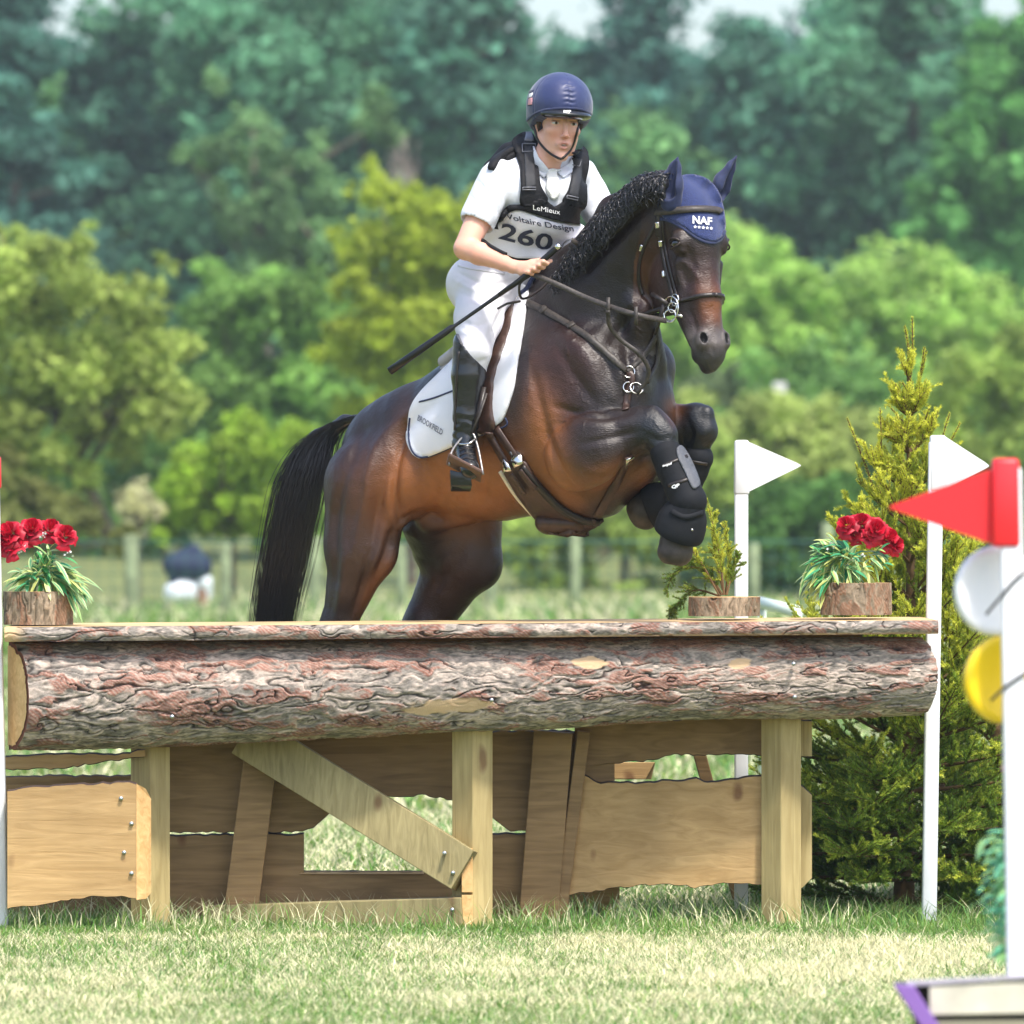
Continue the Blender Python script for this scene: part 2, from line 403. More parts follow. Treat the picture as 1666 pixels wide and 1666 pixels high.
# ---- grass: single blades, green and straw
def blades(n, x0, x1, y0, y1, hmin, hmax, straw, w=.0028, xf=None, pk=1.):
    x = rng.uniform(x0,x1,n); y = rng.uniform(y0,y1,n)
    if xf is not None: k = xf(x,y); x, y = x[k], y[k]; n = len(x)
    q = np.stack([x*1.2,y*.9,0*x],1); pat = fbm(q,3,5); pat2 = fbm(q*4.3,3,9)
    h = rng.uniform(hmin,hmax,n)*(1+.35*pat2); a = rng.uniform(0,2*math.pi,n); lean = rng.uniform(.15,1.1,n)*h; la = rng.uniform(0,2*math.pi,n)
    s = np.stack([np.cos(a),np.sin(a),0*a],1)*(w*rng.uniform(.7,1.5,n))[:,None]; d = np.stack([np.cos(la)*lean,np.sin(la)*lean,0*a],1); b = np.stack([x,y,gz(x,y)-.004],1)
    u = np.array([0,0,1.]); P0, P1 = b-s, b+s; m = b+d*.3+u*(h*.55)[:,None]; P2, P3 = m-s*.8, m+s*.8; T = b+d+u*(h*.92)[:,None]
    V = np.stack([P0,P1,P2,P3,T],1).reshape(-1,3); o = np.arange(n)[:,None]*5
    Fc = np.concatenate([o+[0,1,3],o+[0,3,2],o+[2,3,4]],0)
    st = np.clip(straw+pk*(pat*.5+pat2*.4),0.04,.96); isst = rng.random(n) < st; v = rng.uniform(.75,1.25,n)
    green = np.array([.20,.34,.085])[None]*(1+rng.uniform(-.25,.25,(n,3))*[1,.5,1]); dry = np.array([.80,.76,.48])[None]*(1+rng.uniform(-.15,.15,(n,1)))
    c = np.where(isst[:,None], dry, green)*v[:,None]; c = np.repeat(c, 5, 0); return V, Fc, c
parts = [blades(250000,-2.2,2.2,-5.4,-.2,.016,.044,.66,w=.0026), blades(9000,-2.2,2.2,-5.4,-.3,.05,.08,.5,w=.002), blades(60000,-2.2,2.3,-.35,.9,.02,.055,.12,pk=.5), blades(5000,-2.2,2.3,-.15,1.0,.06,.15,.35,w=.002),
         blades(60000,-3.0,3.2,.9,9,.04,.09,.50,w=.005), blades(16000,-10,10,44,52,.25,.65,.35,w=.02,pk=.6), blades(26000,-7,7,9,45,.05,.11,.35,w=.014,pk=.6)]
V = np.concatenate([p[0] for p in parts]); off = np.cumsum([0]+[len(p[0]) for p in parts[:-1]]); Fc = np.concatenate([p[1]+o for p, o in zip(parts, off)])
gme = np_mesh('grass', V, Fc); set_col(gme, np.concatenate([p[2] for p in parts])); M_grass = mat('grass_blade', attr='col', rough=.6, trans=.35, spec=.25)
tag(new_obj('grass', gme, M_grass), 'short mown grass, green and straw coloured, in front of and behind the jump', 'grass', kind='stuff')
V = []; Fc = []                                   # clover heads in the turf
# ================================================================== TREES AND HEDGES
def leaf_mat(name, col, tr=.35): return mat(name, attr='col', rough=.7, trans=tr, spec=.3)
M_leaf = leaf_mat('foliage', None, .42); M_bark = mat('bark', (.12,.095,.07), .9, noise_amt=.5, noise_scale=8, bump=.03, bump_scale=9)
def leafcloud(clumps, n, size, base, tip=None, seed=0, squash=1., vary=.22):
    """leaf faces scattered through clumps [(x,y,z,r)]; base/tip colours run from inner to outer leaves"""
    r = np.random.default_rng(seed); C_ = np.array(clumps); wgt = C_[:,3]**2.2; k = r.choice(len(C_), n, p=wgt/wgt.sum())
    d = r.normal(size=(n,3)); d /= np.linalg.norm(d,axis=1)[:,None]; q = r.random(n)**.45*(1+.35*r.random(n)**3); ctr = C_[k,:3]+d*(C_[k,3]*q)[:,None]*np.array([1,1,squash])
    a = r.normal(size=(n,3)); a /= np.linalg.norm(a,axis=1)[:,None]; nrm = d*.6+r.normal(size=(n,3))*.6+[0,0,.35]; b = np.cross(a,nrm); b /= np.linalg.norm(b,axis=1)[:,None]+1e-9; a2 = np.cross(b,nrm); a2 /= np.linalg.norm(a2,axis=1)[:,None]+1e-9
    s = (size*r.uniform(.6,1.5,n))[:,None]; V = np.stack([ctr-a2*s, ctr+b*s*.5, ctr+a2*s, ctr-b*s*.5],1).reshape(-1,3); Fc = np.arange(4*n).reshape(-1,4)
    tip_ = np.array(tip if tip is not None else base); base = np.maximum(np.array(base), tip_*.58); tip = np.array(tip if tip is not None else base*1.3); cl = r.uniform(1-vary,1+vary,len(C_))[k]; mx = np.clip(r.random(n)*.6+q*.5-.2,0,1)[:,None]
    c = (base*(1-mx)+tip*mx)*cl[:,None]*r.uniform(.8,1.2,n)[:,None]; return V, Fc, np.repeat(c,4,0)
def crown_clumps(c, R, n, r0, r1, seed, low=-.7, shape=None):
    r = np.random.default_rng(seed); out = []
    while len(out) < n:
        d = r.normal(size=3); d /= np.linalg.norm(d); q = r.random()**.4; p = d*q
        if p[2] < low: continue
        if shape: p = shape(p)
        out.append((c[0]+p[0]*R[0], c[1]+p[1]*R[1], c[2]+p[2]*R[2], r.uniform(r0,r1)))
    return out
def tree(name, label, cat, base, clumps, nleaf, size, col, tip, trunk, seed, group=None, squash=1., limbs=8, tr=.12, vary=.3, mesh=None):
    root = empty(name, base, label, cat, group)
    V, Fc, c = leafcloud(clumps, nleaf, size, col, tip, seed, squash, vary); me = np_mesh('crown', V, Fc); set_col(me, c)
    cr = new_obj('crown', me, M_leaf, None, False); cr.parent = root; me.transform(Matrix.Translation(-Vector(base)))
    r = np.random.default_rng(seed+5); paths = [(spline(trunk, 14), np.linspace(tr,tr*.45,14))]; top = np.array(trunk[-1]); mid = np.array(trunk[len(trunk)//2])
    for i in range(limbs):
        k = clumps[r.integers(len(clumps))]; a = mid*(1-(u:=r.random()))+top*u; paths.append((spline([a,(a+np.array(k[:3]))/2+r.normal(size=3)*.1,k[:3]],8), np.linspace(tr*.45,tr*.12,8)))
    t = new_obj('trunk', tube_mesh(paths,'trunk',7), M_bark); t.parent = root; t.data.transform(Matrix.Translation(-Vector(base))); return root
def bx(px, Y): return P(px, 812, Y).x
def bz(py, Y): return P(833, py, Y).z
def clumps_px(lst, Y, dY, seed, per=5, jit=.5):
    """clump list from (px,py,r_px) blobs at depth Y, spread in depth"""
    r = np.random.default_rng(seed); out = []
    for (x, y, rad) in lst:
        R = rad/pxm(Y)
        for _ in range(int(per*1.7)):
            d = r.normal(size=3)*jit*.8; out.append((bx(x,Y)+d[0]*R, Y+r.uniform(-dY,dY), bz(y,Y)+d[2]*R, R*r.uniform(.26,.58)))
    return out
# left hawthorn at 85 m
Y = 62.
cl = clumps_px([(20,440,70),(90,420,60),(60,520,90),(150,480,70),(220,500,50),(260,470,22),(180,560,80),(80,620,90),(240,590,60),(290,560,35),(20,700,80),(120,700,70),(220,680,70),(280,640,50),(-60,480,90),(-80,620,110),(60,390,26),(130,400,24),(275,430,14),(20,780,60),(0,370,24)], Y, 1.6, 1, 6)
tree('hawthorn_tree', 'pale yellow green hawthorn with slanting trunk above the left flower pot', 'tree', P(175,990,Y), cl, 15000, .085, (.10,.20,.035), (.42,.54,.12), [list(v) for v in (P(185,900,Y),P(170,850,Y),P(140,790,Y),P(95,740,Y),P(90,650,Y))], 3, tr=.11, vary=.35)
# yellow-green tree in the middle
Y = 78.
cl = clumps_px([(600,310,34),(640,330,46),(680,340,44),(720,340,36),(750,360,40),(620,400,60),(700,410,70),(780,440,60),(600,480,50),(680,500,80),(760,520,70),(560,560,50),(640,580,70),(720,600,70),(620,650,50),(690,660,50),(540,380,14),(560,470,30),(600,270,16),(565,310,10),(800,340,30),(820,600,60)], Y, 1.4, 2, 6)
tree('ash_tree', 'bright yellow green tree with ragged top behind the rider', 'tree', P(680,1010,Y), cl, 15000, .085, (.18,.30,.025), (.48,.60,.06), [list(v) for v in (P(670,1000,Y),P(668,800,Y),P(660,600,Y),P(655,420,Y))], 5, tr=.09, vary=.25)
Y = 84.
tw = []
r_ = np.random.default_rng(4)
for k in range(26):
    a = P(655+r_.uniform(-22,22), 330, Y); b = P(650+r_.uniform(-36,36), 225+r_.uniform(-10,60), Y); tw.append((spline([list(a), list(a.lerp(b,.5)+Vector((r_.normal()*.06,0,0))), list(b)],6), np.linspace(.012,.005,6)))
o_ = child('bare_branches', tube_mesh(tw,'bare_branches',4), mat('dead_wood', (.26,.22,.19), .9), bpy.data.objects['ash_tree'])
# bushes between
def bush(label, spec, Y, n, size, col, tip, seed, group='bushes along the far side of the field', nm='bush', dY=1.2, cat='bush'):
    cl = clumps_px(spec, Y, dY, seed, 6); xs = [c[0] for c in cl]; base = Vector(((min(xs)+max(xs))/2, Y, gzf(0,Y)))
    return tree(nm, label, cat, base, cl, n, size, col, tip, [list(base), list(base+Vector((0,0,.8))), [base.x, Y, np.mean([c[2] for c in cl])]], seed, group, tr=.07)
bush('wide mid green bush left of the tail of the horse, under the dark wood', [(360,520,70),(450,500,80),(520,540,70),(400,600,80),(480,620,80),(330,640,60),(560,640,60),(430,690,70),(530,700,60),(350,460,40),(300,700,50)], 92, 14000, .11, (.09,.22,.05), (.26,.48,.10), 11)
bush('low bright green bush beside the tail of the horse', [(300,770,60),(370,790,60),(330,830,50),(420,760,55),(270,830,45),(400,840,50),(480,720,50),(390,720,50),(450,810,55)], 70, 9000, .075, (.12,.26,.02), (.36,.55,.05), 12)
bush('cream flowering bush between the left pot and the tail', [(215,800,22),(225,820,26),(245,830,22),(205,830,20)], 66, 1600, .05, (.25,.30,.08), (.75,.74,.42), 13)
bush('dark olive undergrowth beneath the left hawthorn', [(60,830,50),(130,840,40),(10,860,50),(90,880,40),(-30,800,60),(190,880,30)], 60, 5000, .07, (.07,.10,.02), (.24,.27,.07), 14)
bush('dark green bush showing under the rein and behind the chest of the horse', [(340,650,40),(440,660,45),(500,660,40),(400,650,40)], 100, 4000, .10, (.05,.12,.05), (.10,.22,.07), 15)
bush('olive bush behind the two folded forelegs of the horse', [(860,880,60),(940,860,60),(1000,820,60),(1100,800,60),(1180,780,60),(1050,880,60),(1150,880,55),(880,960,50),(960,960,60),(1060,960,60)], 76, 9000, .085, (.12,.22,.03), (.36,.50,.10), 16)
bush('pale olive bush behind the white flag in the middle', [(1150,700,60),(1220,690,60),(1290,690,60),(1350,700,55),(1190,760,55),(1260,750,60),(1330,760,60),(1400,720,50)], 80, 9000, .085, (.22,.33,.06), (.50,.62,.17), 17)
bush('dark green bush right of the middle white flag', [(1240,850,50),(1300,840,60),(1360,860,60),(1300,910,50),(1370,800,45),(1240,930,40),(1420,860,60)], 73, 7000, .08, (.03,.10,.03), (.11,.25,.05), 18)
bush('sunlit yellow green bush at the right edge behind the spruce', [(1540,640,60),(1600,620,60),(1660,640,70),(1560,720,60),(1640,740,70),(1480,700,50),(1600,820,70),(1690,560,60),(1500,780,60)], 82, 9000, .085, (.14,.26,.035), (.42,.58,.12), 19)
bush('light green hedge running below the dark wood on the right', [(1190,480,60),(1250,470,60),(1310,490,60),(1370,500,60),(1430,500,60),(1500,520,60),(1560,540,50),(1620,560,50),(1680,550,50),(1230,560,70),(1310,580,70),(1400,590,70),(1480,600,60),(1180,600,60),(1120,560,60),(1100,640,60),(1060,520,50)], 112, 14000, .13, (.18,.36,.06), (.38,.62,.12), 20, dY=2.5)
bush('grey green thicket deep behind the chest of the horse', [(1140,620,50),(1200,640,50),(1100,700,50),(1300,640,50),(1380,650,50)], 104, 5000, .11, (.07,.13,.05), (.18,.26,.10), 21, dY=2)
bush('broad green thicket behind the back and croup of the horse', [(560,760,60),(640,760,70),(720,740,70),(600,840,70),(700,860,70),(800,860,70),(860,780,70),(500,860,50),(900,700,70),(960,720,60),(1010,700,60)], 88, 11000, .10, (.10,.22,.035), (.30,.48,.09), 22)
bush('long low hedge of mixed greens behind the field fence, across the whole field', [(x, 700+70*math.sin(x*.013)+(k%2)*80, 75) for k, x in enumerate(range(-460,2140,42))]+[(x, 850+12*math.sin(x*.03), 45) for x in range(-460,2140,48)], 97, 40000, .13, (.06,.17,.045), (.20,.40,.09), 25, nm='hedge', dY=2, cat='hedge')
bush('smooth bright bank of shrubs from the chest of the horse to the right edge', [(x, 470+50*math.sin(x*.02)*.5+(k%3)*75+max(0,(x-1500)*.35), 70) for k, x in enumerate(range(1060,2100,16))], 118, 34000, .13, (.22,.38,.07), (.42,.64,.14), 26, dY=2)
# ---- dense wood: tall pines and broadleaves beyond the field
def pine_proto(nm, seed, H, W, col, tip, kind):
    r = np.random.default_rng(seed); cl = []
    for i in range(120 if kind else 95):
        t = r.random(); z = H*(.12+.86*t)
        rad = W*((1-t)*.8+.25 if kind == 0 else math.sqrt(max(.05,1-(2*t-1.05)**2))); a = r.uniform(0,6.28); q = r.random()**.5
        cl.append((math.cos(a)*rad*q, math.sin(a)*rad*q, z+r.uniform(-.3,.3), r.uniform(.45,1.15)))
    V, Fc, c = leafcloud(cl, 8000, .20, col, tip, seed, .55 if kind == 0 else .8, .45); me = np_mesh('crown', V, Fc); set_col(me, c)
    tk = tube_mesh([(spline([(0,0,0),(.1,0,H*.5),(0,.1,H*.96)],10), np.linspace(.24,.05,10))]+[(spline([(0,0,z),(math.cos(a)*W*.5,math.sin(a)*W*.5,z+.3)],4), np.linspace(.07,.02,4)) for z, a in zip(r.uniform(H*.2,H*.9,14), r.uniform(0,6.28,14))],'trunk',6); return me, tk
protos = [pine_proto('a',31,15,2.7,(.035,.13,.095),(.12,.32,.21),0), pine_proto('b',32,13.5,3.2,(.04,.15,.08),(.14,.36,.19),1), pine_proto('c',33,16,2.6,(.03,.11,.09),(.10,.27,.20),0), pine_proto('d',34,12,3.4,(.06,.18,.06),(.20,.42,.15),1)]
TXT = [('pine_tree','tall dark blue green pine standing in the dense wood beyond the field','pines standing in the dense wood'), ('broadleaf_tree','rounded mid green tree standing among the pines of the dense wood','rounded trees standing in the dense wood'),
       ('pine_tree','tall dark blue green pine standing in the dense wood beyond the field','pines standing in the dense wood'), ('broadleaf_tree','rounded mid green tree standing among the pines of the dense wood','rounded trees standing in the dense wood')]
r_ = np.random.default_rng(77)
for row, (Yr, n, dz) in enumerate(((150,20,0),(163,21,0),(176,21,0),(192,22,0))):
    for i in range(n):
        x = bx(-520+(2720)*(i+.5*(row%2)+r_.uniform(-.25,.25))/(n-1), Yr); k = int(r_.choice(4, p=[.34,.22,.3,.14])); y = Yr+r_.uniform(-3,3)
        px = 833+x*FPX/(y+25); hs = r_.uniform(.85,1.12)
        if 880 < px < 1340 and row > 0: hs *= .93+.08*(r_.random()-.5)
        if 880 < px < 1340 and row == 0: hs *= .85
        if px > 1420: k = 3 if r_.random() < .55 else k
        nm, lb, gp = TXT[k]; root = empty(nm, (x,y,gzf(x,y)-.2), lb, 'tree', gp); a = r_.uniform(0,6.28)
        for (n2, me, m) in (('crown',protos[k][0],M_leaf),('trunk',protos[k][1],M_bark)):
            o = bpy.data.objects.new(n2, me); COL.objects.link(o); o.parent = root
            if not me.materials: me.materials.append(m)
        root.rotation_euler = (0,0,a); root.scale = (hs*r_.uniform(.95,1.2),)*2+(hs*1.02,)
Y = 134.
cl = clumps_px([(1560,300,60),(1620,280,70),(1600,200,60),(1650,140,70),(1540,360,60),(1620,380,80),(1680,330,80),(1560,240,50),(1500,330,40),(1650,60,60),(1700,200,80),(1690,60,80),(1590,120,40),(1560,420,60),(1640,440,70),(1480,380,30)], Y, 2.5, 51, 6)
tree('oak_tree', 'bright green broadleaf tree at the upper right edge in front of the wood', 'tree', P(1640,960,Y), cl, 13000, .16, (.04,.17,.05), (.16,.42,.11), [list(v) for v in (P(1640,960,Y),P(1640,700,Y),P(1630,500,Y),P(1620,300,Y))], 52, tr=.2)
Y = 128.
cl = clumps_px([(400,200,30),(420,260,50),(460,330,60),(380,340,50),(520,380,60),(440,430,60),(350,130,16),(330,250,36),(500,270,40),(560,420,50),(610,340,40),(620,200,40)], Y, 2., 53, 6)
tree('larch_tree', 'lighter green tree with pointed top in front of the wood on the left', 'tree', P(440,960,Y), cl, 9000, .14, (.06,.19,.08), (.20,.38,.14), [list(v) for v in (P(440,950,Y),P(440,700,Y),P(430,500,Y),P(410,250,Y))], 54, tr=.15)
# ================================================================== FENCE beyond the field
Yf = 47.
fence = empty('field_fence', (0,Yf,gzf(0,Yf)), 'wooden post fence with dark green netting across the field behind the jump', 'fence')
M_post = mat('grey_post', (.17,.215,.115), .9, noise_amt=.3, noise_scale=8)
zt = bz(880,Yf); zg = gzf(0,Yf)
for px, top, w_ in ((72,905,16),(216,870,23),(366,884,18),(512,872,22),(655,885,18),(800,878,20),(935,866,18),(1228,884,18),(1345,850,20),(1520,880,18)):
    b = Vector((bx(px,Yf),Yf,zg-.2)); t = Vector((bx(px-r_.uniform(-2,4),Yf),Yf,bz(top,Yf))); child('post', tube_mesh([([b,b.lerp(t,.5),t],[w_/pxm(Yf)/2]*3)],'post',10), M_post, fence)
wr_ = []
for z in np.linspace(zg+.1, zt, 7): wr_.append(([(-13,Yf+.06,z),(0,Yf+.06,z-.01),(13,Yf+.06,z)], .0045 if z < zt-.01 else .012))
for x in np.arange(-13,13,.16): wr_.append(([(x,Yf+.06,zg+.02),(x,Yf+.06,zt)], .0035))
child('netting', tube_mesh(wr_,'netting',4), mat('green_wire', (.02,.10,.07), .6), fence)
wp = empty('marker_post', P(1268,700,84), 'white marker post standing among the bushes behind the horse', 'post'); child('board', box_mesh([P(1258,800,84),P(1279,800,84),P(1279,800,84.2),P(1258,800,84.2),P(1258,622,84),P(1279,622,84),P(1279,622,84.2),P(1258,622,84.2)],'board',.01), mat('white_paint_far', (.5,.5,.5), .6), wp)
# spectator sitting behind the fence
Ys = 55.
sp_ = empty('person', P(305,1010,Ys), 'person in navy top and white trousers beyond the fence', 'person')
sc_ = 1/pxm(Ys)
def sblob(name, prims, m, hh=.012):
    lo = np.array(P(230,1040,Ys))-[0,.5,0]; hi = np.array(P(380,860,Ys))+[0,.5,0]; F = Field(lo, hi, hh); [p(F) for p in prims]; return child(name, F.mesh(name,2), m, sp_)
Q = lambda x,y,d=0: P(x,y,Ys+d)
sblob('body', [lambda F: F.ell(Q(276,922,-.05),((1,0,0),(0,1,0),(0,0,1)),(.085,.1,.1),.02), lambda F: F.cone(Q(290,930,-.05),Q(325,925),.08,.09,.04), lambda F: F.cone(Q(300,960),Q(300,1000,-.05),.06,.05,.03), lambda F: F.cone(Q(330,950),Q(328,1000),.08,.06,.03)], mat('far_skin', (.3,.16,.11), .6))
sblob('jacket', [lambda F: F.cone(Q(284,920,-.05),Q(322,922),.15,.175,.05), lambda F: F.cone(Q(280,930,-.08),Q(283,960,-.1),.06,.055,.03), lambda F: F.cone(Q(300,905),Q(315,898),.10,.10,.04)], mat('navy_jacket', (.008,.020,.055), .8))
sblob('trousers', [lambda F: F.cone(Q(300,962),Q(286,964,-.05),.165,.15,.04), lambda F: F.cone(Q(332,946),Q(334,968,.05),.10,.09,.04), lambda F: F.cone(Q(330,970,.05),Q(332,1000,.05),.07,.06,.03)], mat('white_trousers', (.70,.76,.80), .8))
sblob('boots', [lambda F: F.cone(Q(297,985),Q(300,1004),.085,.075,.03)], mat('dark_boots', (.01,.03,.03), .6))
# fallen pale rail on the grass behind the jump
rl_ = empty('white_rail', P(1265,985,6.), 'pale plastic rail lying on short supports behind the middle tree stump pot', 'rail')
child('rail', tube_mesh([([P(1236,980,6.),P(1300,996,5.4)],[.028,.028])],'rail',10), mat('pale_plastic', (.62,.70,.60), .4), rl_)
child('leg', tube_mesh([([P(1240,976,6.),Vector((P(1240,976,6).x,6.,0))],[.02,.02])],'leg',8), bpy.data.materials['pale_plastic'], rl_); child('leg', tube_mesh([([P(1298,990,5.4),Vector((P(1298,990,5.4).x,5.4,0))],[.02,.02])],'leg',8), bpy.data.materials['pale_plastic'], rl_)
M_eye = mat('dark_eye', (.006,.004,.004), .05, coat=1)
M_hoof = mat('hoof_horn', (.045,.034,.028), .6, noise_amt=.4, noise_scale=30, bump=.001)
M_hair = mat('black_hair', (.014,.013,.017), .30, spec=.8)
M_leather = mat('black_leather', (.022,.016,.014), .38, bump=.0006, bump_scale=200, noise_amt=.3, noise_scale=60)
M_worn = mat('worn_leather', (.045,.037,.032), .5, bump=.001, bump_scale=150, noise_amt=.45, noise_scale=90)
M_brown = mat('brown_leather', (.055,.028,.020), .42, bump=.0012, bump_scale=120, noise_amt=.3, noise_scale=40)
M_steel = mat('steel', (.75,.74,.72), .18, metal=1)
M_navy = mat('navy_knit', (.012,.026,.115), .8, sheen=.3, bump=.003, bump_scale=240, noise_amt=.35, noise_scale=180)
M_navyd = mat('navy_cloth', (.008,.016,.065), .75, sheen=.2, noise_amt=.25, noise_scale=60)
M_white_cloth = mat('white_cloth', (.78,.79,.84), .85, sheen=.2, bump=.0015, bump_scale=300)
M_white = mat('white_print', (.85,.85,.85), .7)
M_neo = mat('black_neoprene', (.008,.009,.012), .75, spec=.25, bump=.001, bump_scale=300)
M_greyp = mat('grey_guard', (.09,.095,.11), .6, bump=.004, bump_scale=90)
# ================================================================== THE LOG JUMP
def bark_fields(u, v, seed=0, fine=1.):
    """u along the grain, v across (metres): height 0..1 and colour of pine bark"""
    st = lambda a, b, k: np.stack([u*a, v*b, 0*u+k],1)
    wx = fbm(st(6,10,seed+3),3,seed+1); wz = fbm(st(16,34,seed+7),2,seed+2)
    def lines(a, b, K, sd, wd):                  # long wandering fissures: level lines of a stretched noise
        f = lambda dv: vnoise(np.stack([u*a+wx*.9+wz*.25, (v+dv)*b+wx*1.1+wz*.45, 0*u+sd],1), sd)*.75+vnoise(np.stack([u*a*2.3+wx, (v+dv)*b*2.1+wz*.7, 0*u+sd+5],1), sd+1)*.35
        n = f(0); g = np.abs(f(.002)-n)/.002+2.; d = np.abs(((n*K+.5)%1)-.5)/(K*g); return np.exp(-(d/wd)**2)
    brk = sstep(fbm(st(7,20,seed+2),2,seed+14),-.38,.0); brk2 = sstep(fbm(st(11,30,seed+4),2,seed+15),-.15,.2)
    ck = np.clip(np.maximum(lines(3.2*fine,15*fine,1.6,seed+3,.0030)*brk, lines(5.5*fine,24*fine,1.3,seed+9,.0019)*brk2*.85),0,1)
    plate = fbm(np.stack([u*7+wx*1.2, v*24+wz, 0*u+5],1),3,seed+6); fl = fbm(np.stack([u*34+wx*3, v*105+wz*3, 0*u],1),3,seed+18); n3 = fbm(st(110,260,1),2,seed+5)
    hatch = np.sin(u*300+v*420+fbm(st(26,26,0),2,seed+8)*7); tone = fbm(st(3,9,8),2,seed+9)
    h = (1-ck)*(.55+.35*np.tanh(plate*2))+fl*.28+n3*.06
    grey = np.array([.265,.235,.205]); pink = np.array([.43,.35,.295]); red = np.array([.23,.085,.055]); dk = np.array([.022,.018,.018]); pale = np.array([.66,.46,.27])
    c = mixc(np.tile(grey,(len(u),1)), pink, np.clip(fl*1.6+tone*.9+.45,0,1)); rm = sstep(plate+fl*.45+tone*.2,.02,.26)*(.55+.45*sstep(hatch,-.5,.5)); c = mixc(c, red, rm*.85)
    c = c*(1+fl*.55+n3*.45)[:,None]; c = mixc(c, dk, np.clip(ck*.88,0,1)); return h, np.clip(c,.01,.9), pale
M_barkv = mat('pine_bark', attr='col', rough=.9, bump=.0015, bump_scale=260, spec=.2)
def wood(name, col, dark, scale=(3,40,40), knots=1, rough=.75):
    m = mat(name, col, rough, spec=.25); nt = m.node_tree; n = nt.nodes; b = n['Principled BSDF']; tc = n.new('ShaderNodeTexCoord'); L = nt.links.new
    mp = n.new('ShaderNodeMapping'); mp.inputs['Scale'].default_value = scale; L(tc.outputs['Object'], mp.inputs[0])
    n1 = n.new('ShaderNodeTexNoise'); n1.inputs['Scale'].default_value = 1; n1.inputs['Detail'].default_value = 6; n1.inputs['Distortion'].default_value = 1.2; L(mp.outputs[0], n1.inputs['Vector'])
    n2 = n.new('ShaderNodeTexNoise'); n2.inputs['Scale'].default_value = 2.5; n2.inputs['Detail'].default_value = 3; L(tc.outputs['Object'], n2.inputs['Vector'])
    r = n.new('ShaderNodeValToRGB'); r.color_ramp.elements[0].position = .3; r.color_ramp.elements[1].position = .7; r.color_ramp.elements[0].color = (*dark,1); r.color_ramp.elements[1].color = (*col,1); L(n1.outputs['Fac'], r.inputs[0])
    mr = n.new('ShaderNodeMapRange'); mr.inputs['From Min'].default_value=.3; mr.inputs['From Max'].default_value=.7; mr.inputs['To Min'].default_value=.78; mr.inputs['To Max'].default_value=1.15; L(n2.outputs['Fac'], mr.inputs['Value'])
    mx = n.new('ShaderNodeMix'); mx.data_type='RGBA'; mx.blend_type='MULTIPLY'; mx.inputs[0].default_value=1; L(r.outputs[0], mx.inputs[6]); L(mr.outputs[0], mx.inputs[7]); src = mx.outputs[2]
    if knots:
        m2 = n.new('ShaderNodeMapping'); m2.inputs['Scale'].default_value = (4.5,4.5,2.8) if scale[0] < scale[2] else (5,5,2.2); L(tc.outputs['Object'], m2.inputs[0]); vo = n.new('ShaderNodeTexVoronoi'); vo.inputs['Scale'].default_value = 1.; dn = n.new('ShaderNodeTexNoise'); dn.inputs['Scale'].default_value = 5; L(tc.outputs['Object'], dn.inputs['Vector']); av = n.new('ShaderNodeVectorMath'); av.operation = 'MULTIPLY_ADD'; L(dn.outputs['Color'], av.inputs[0]); av.inputs[1].default_value = (.45,.45,.45); L(m2.outputs[0], av.inputs[2]); L(av.outputs[0], vo.inputs['Vector'])
        k = n.new('ShaderNodeMapRange'); k.inputs['From Min'].default_value=.05; k.inputs['From Max'].default_value=.12; k.inputs['To Min'].default_value=.7; k.inputs['To Max'].default_value=0; L(vo.outputs['Distance'], k.inputs['Value'])
        m3 = n.new('ShaderNodeMix'); m3.data_type='RGBA'; L(k.outputs[0], m3.inputs[0]); L(src, m3.inputs[6]); m3.inputs[7].default_value = (.13,.05,.025,1); src = m3.outputs[2]
    L(src, b.inputs['Base Color']); bp = n.new('ShaderNodeBump'); bp.inputs['Distance'].default_value=.0025; L(n1.outputs['Fac'], bp.inputs['Height']); L(bp.outputs[0], b.inputs['Normal']); return m
W_post = wood('post_wood', (.40,.335,.165), (.26,.215,.10), (40,40,3)); W_postw = wood('warm_post_wood', (.53,.42,.20), (.38,.29,.125), (40,40,3)); W_board = wood('sawn_board', (.54,.355,.165), (.40,.25,.105), (3,30,30)); W_dark = wood('underside_shade_board', (.33,.21,.10), (.21,.13,.06), (3,30,30)); W_top = wood('fresh_cut_wood', (.66,.47,.25), (.52,.34,.16), (3,60,30), 0); W_end = wood('end_grain', (.80,.52,.24), (.62,.36,.14), (30,30,30), 0)  # W_dark: darker board wood, shade under the log put into its colour
jump = empty('log_jump', (0,.3,0), 'long cross-country log jump of bark covered half log on timber posts', 'jump')
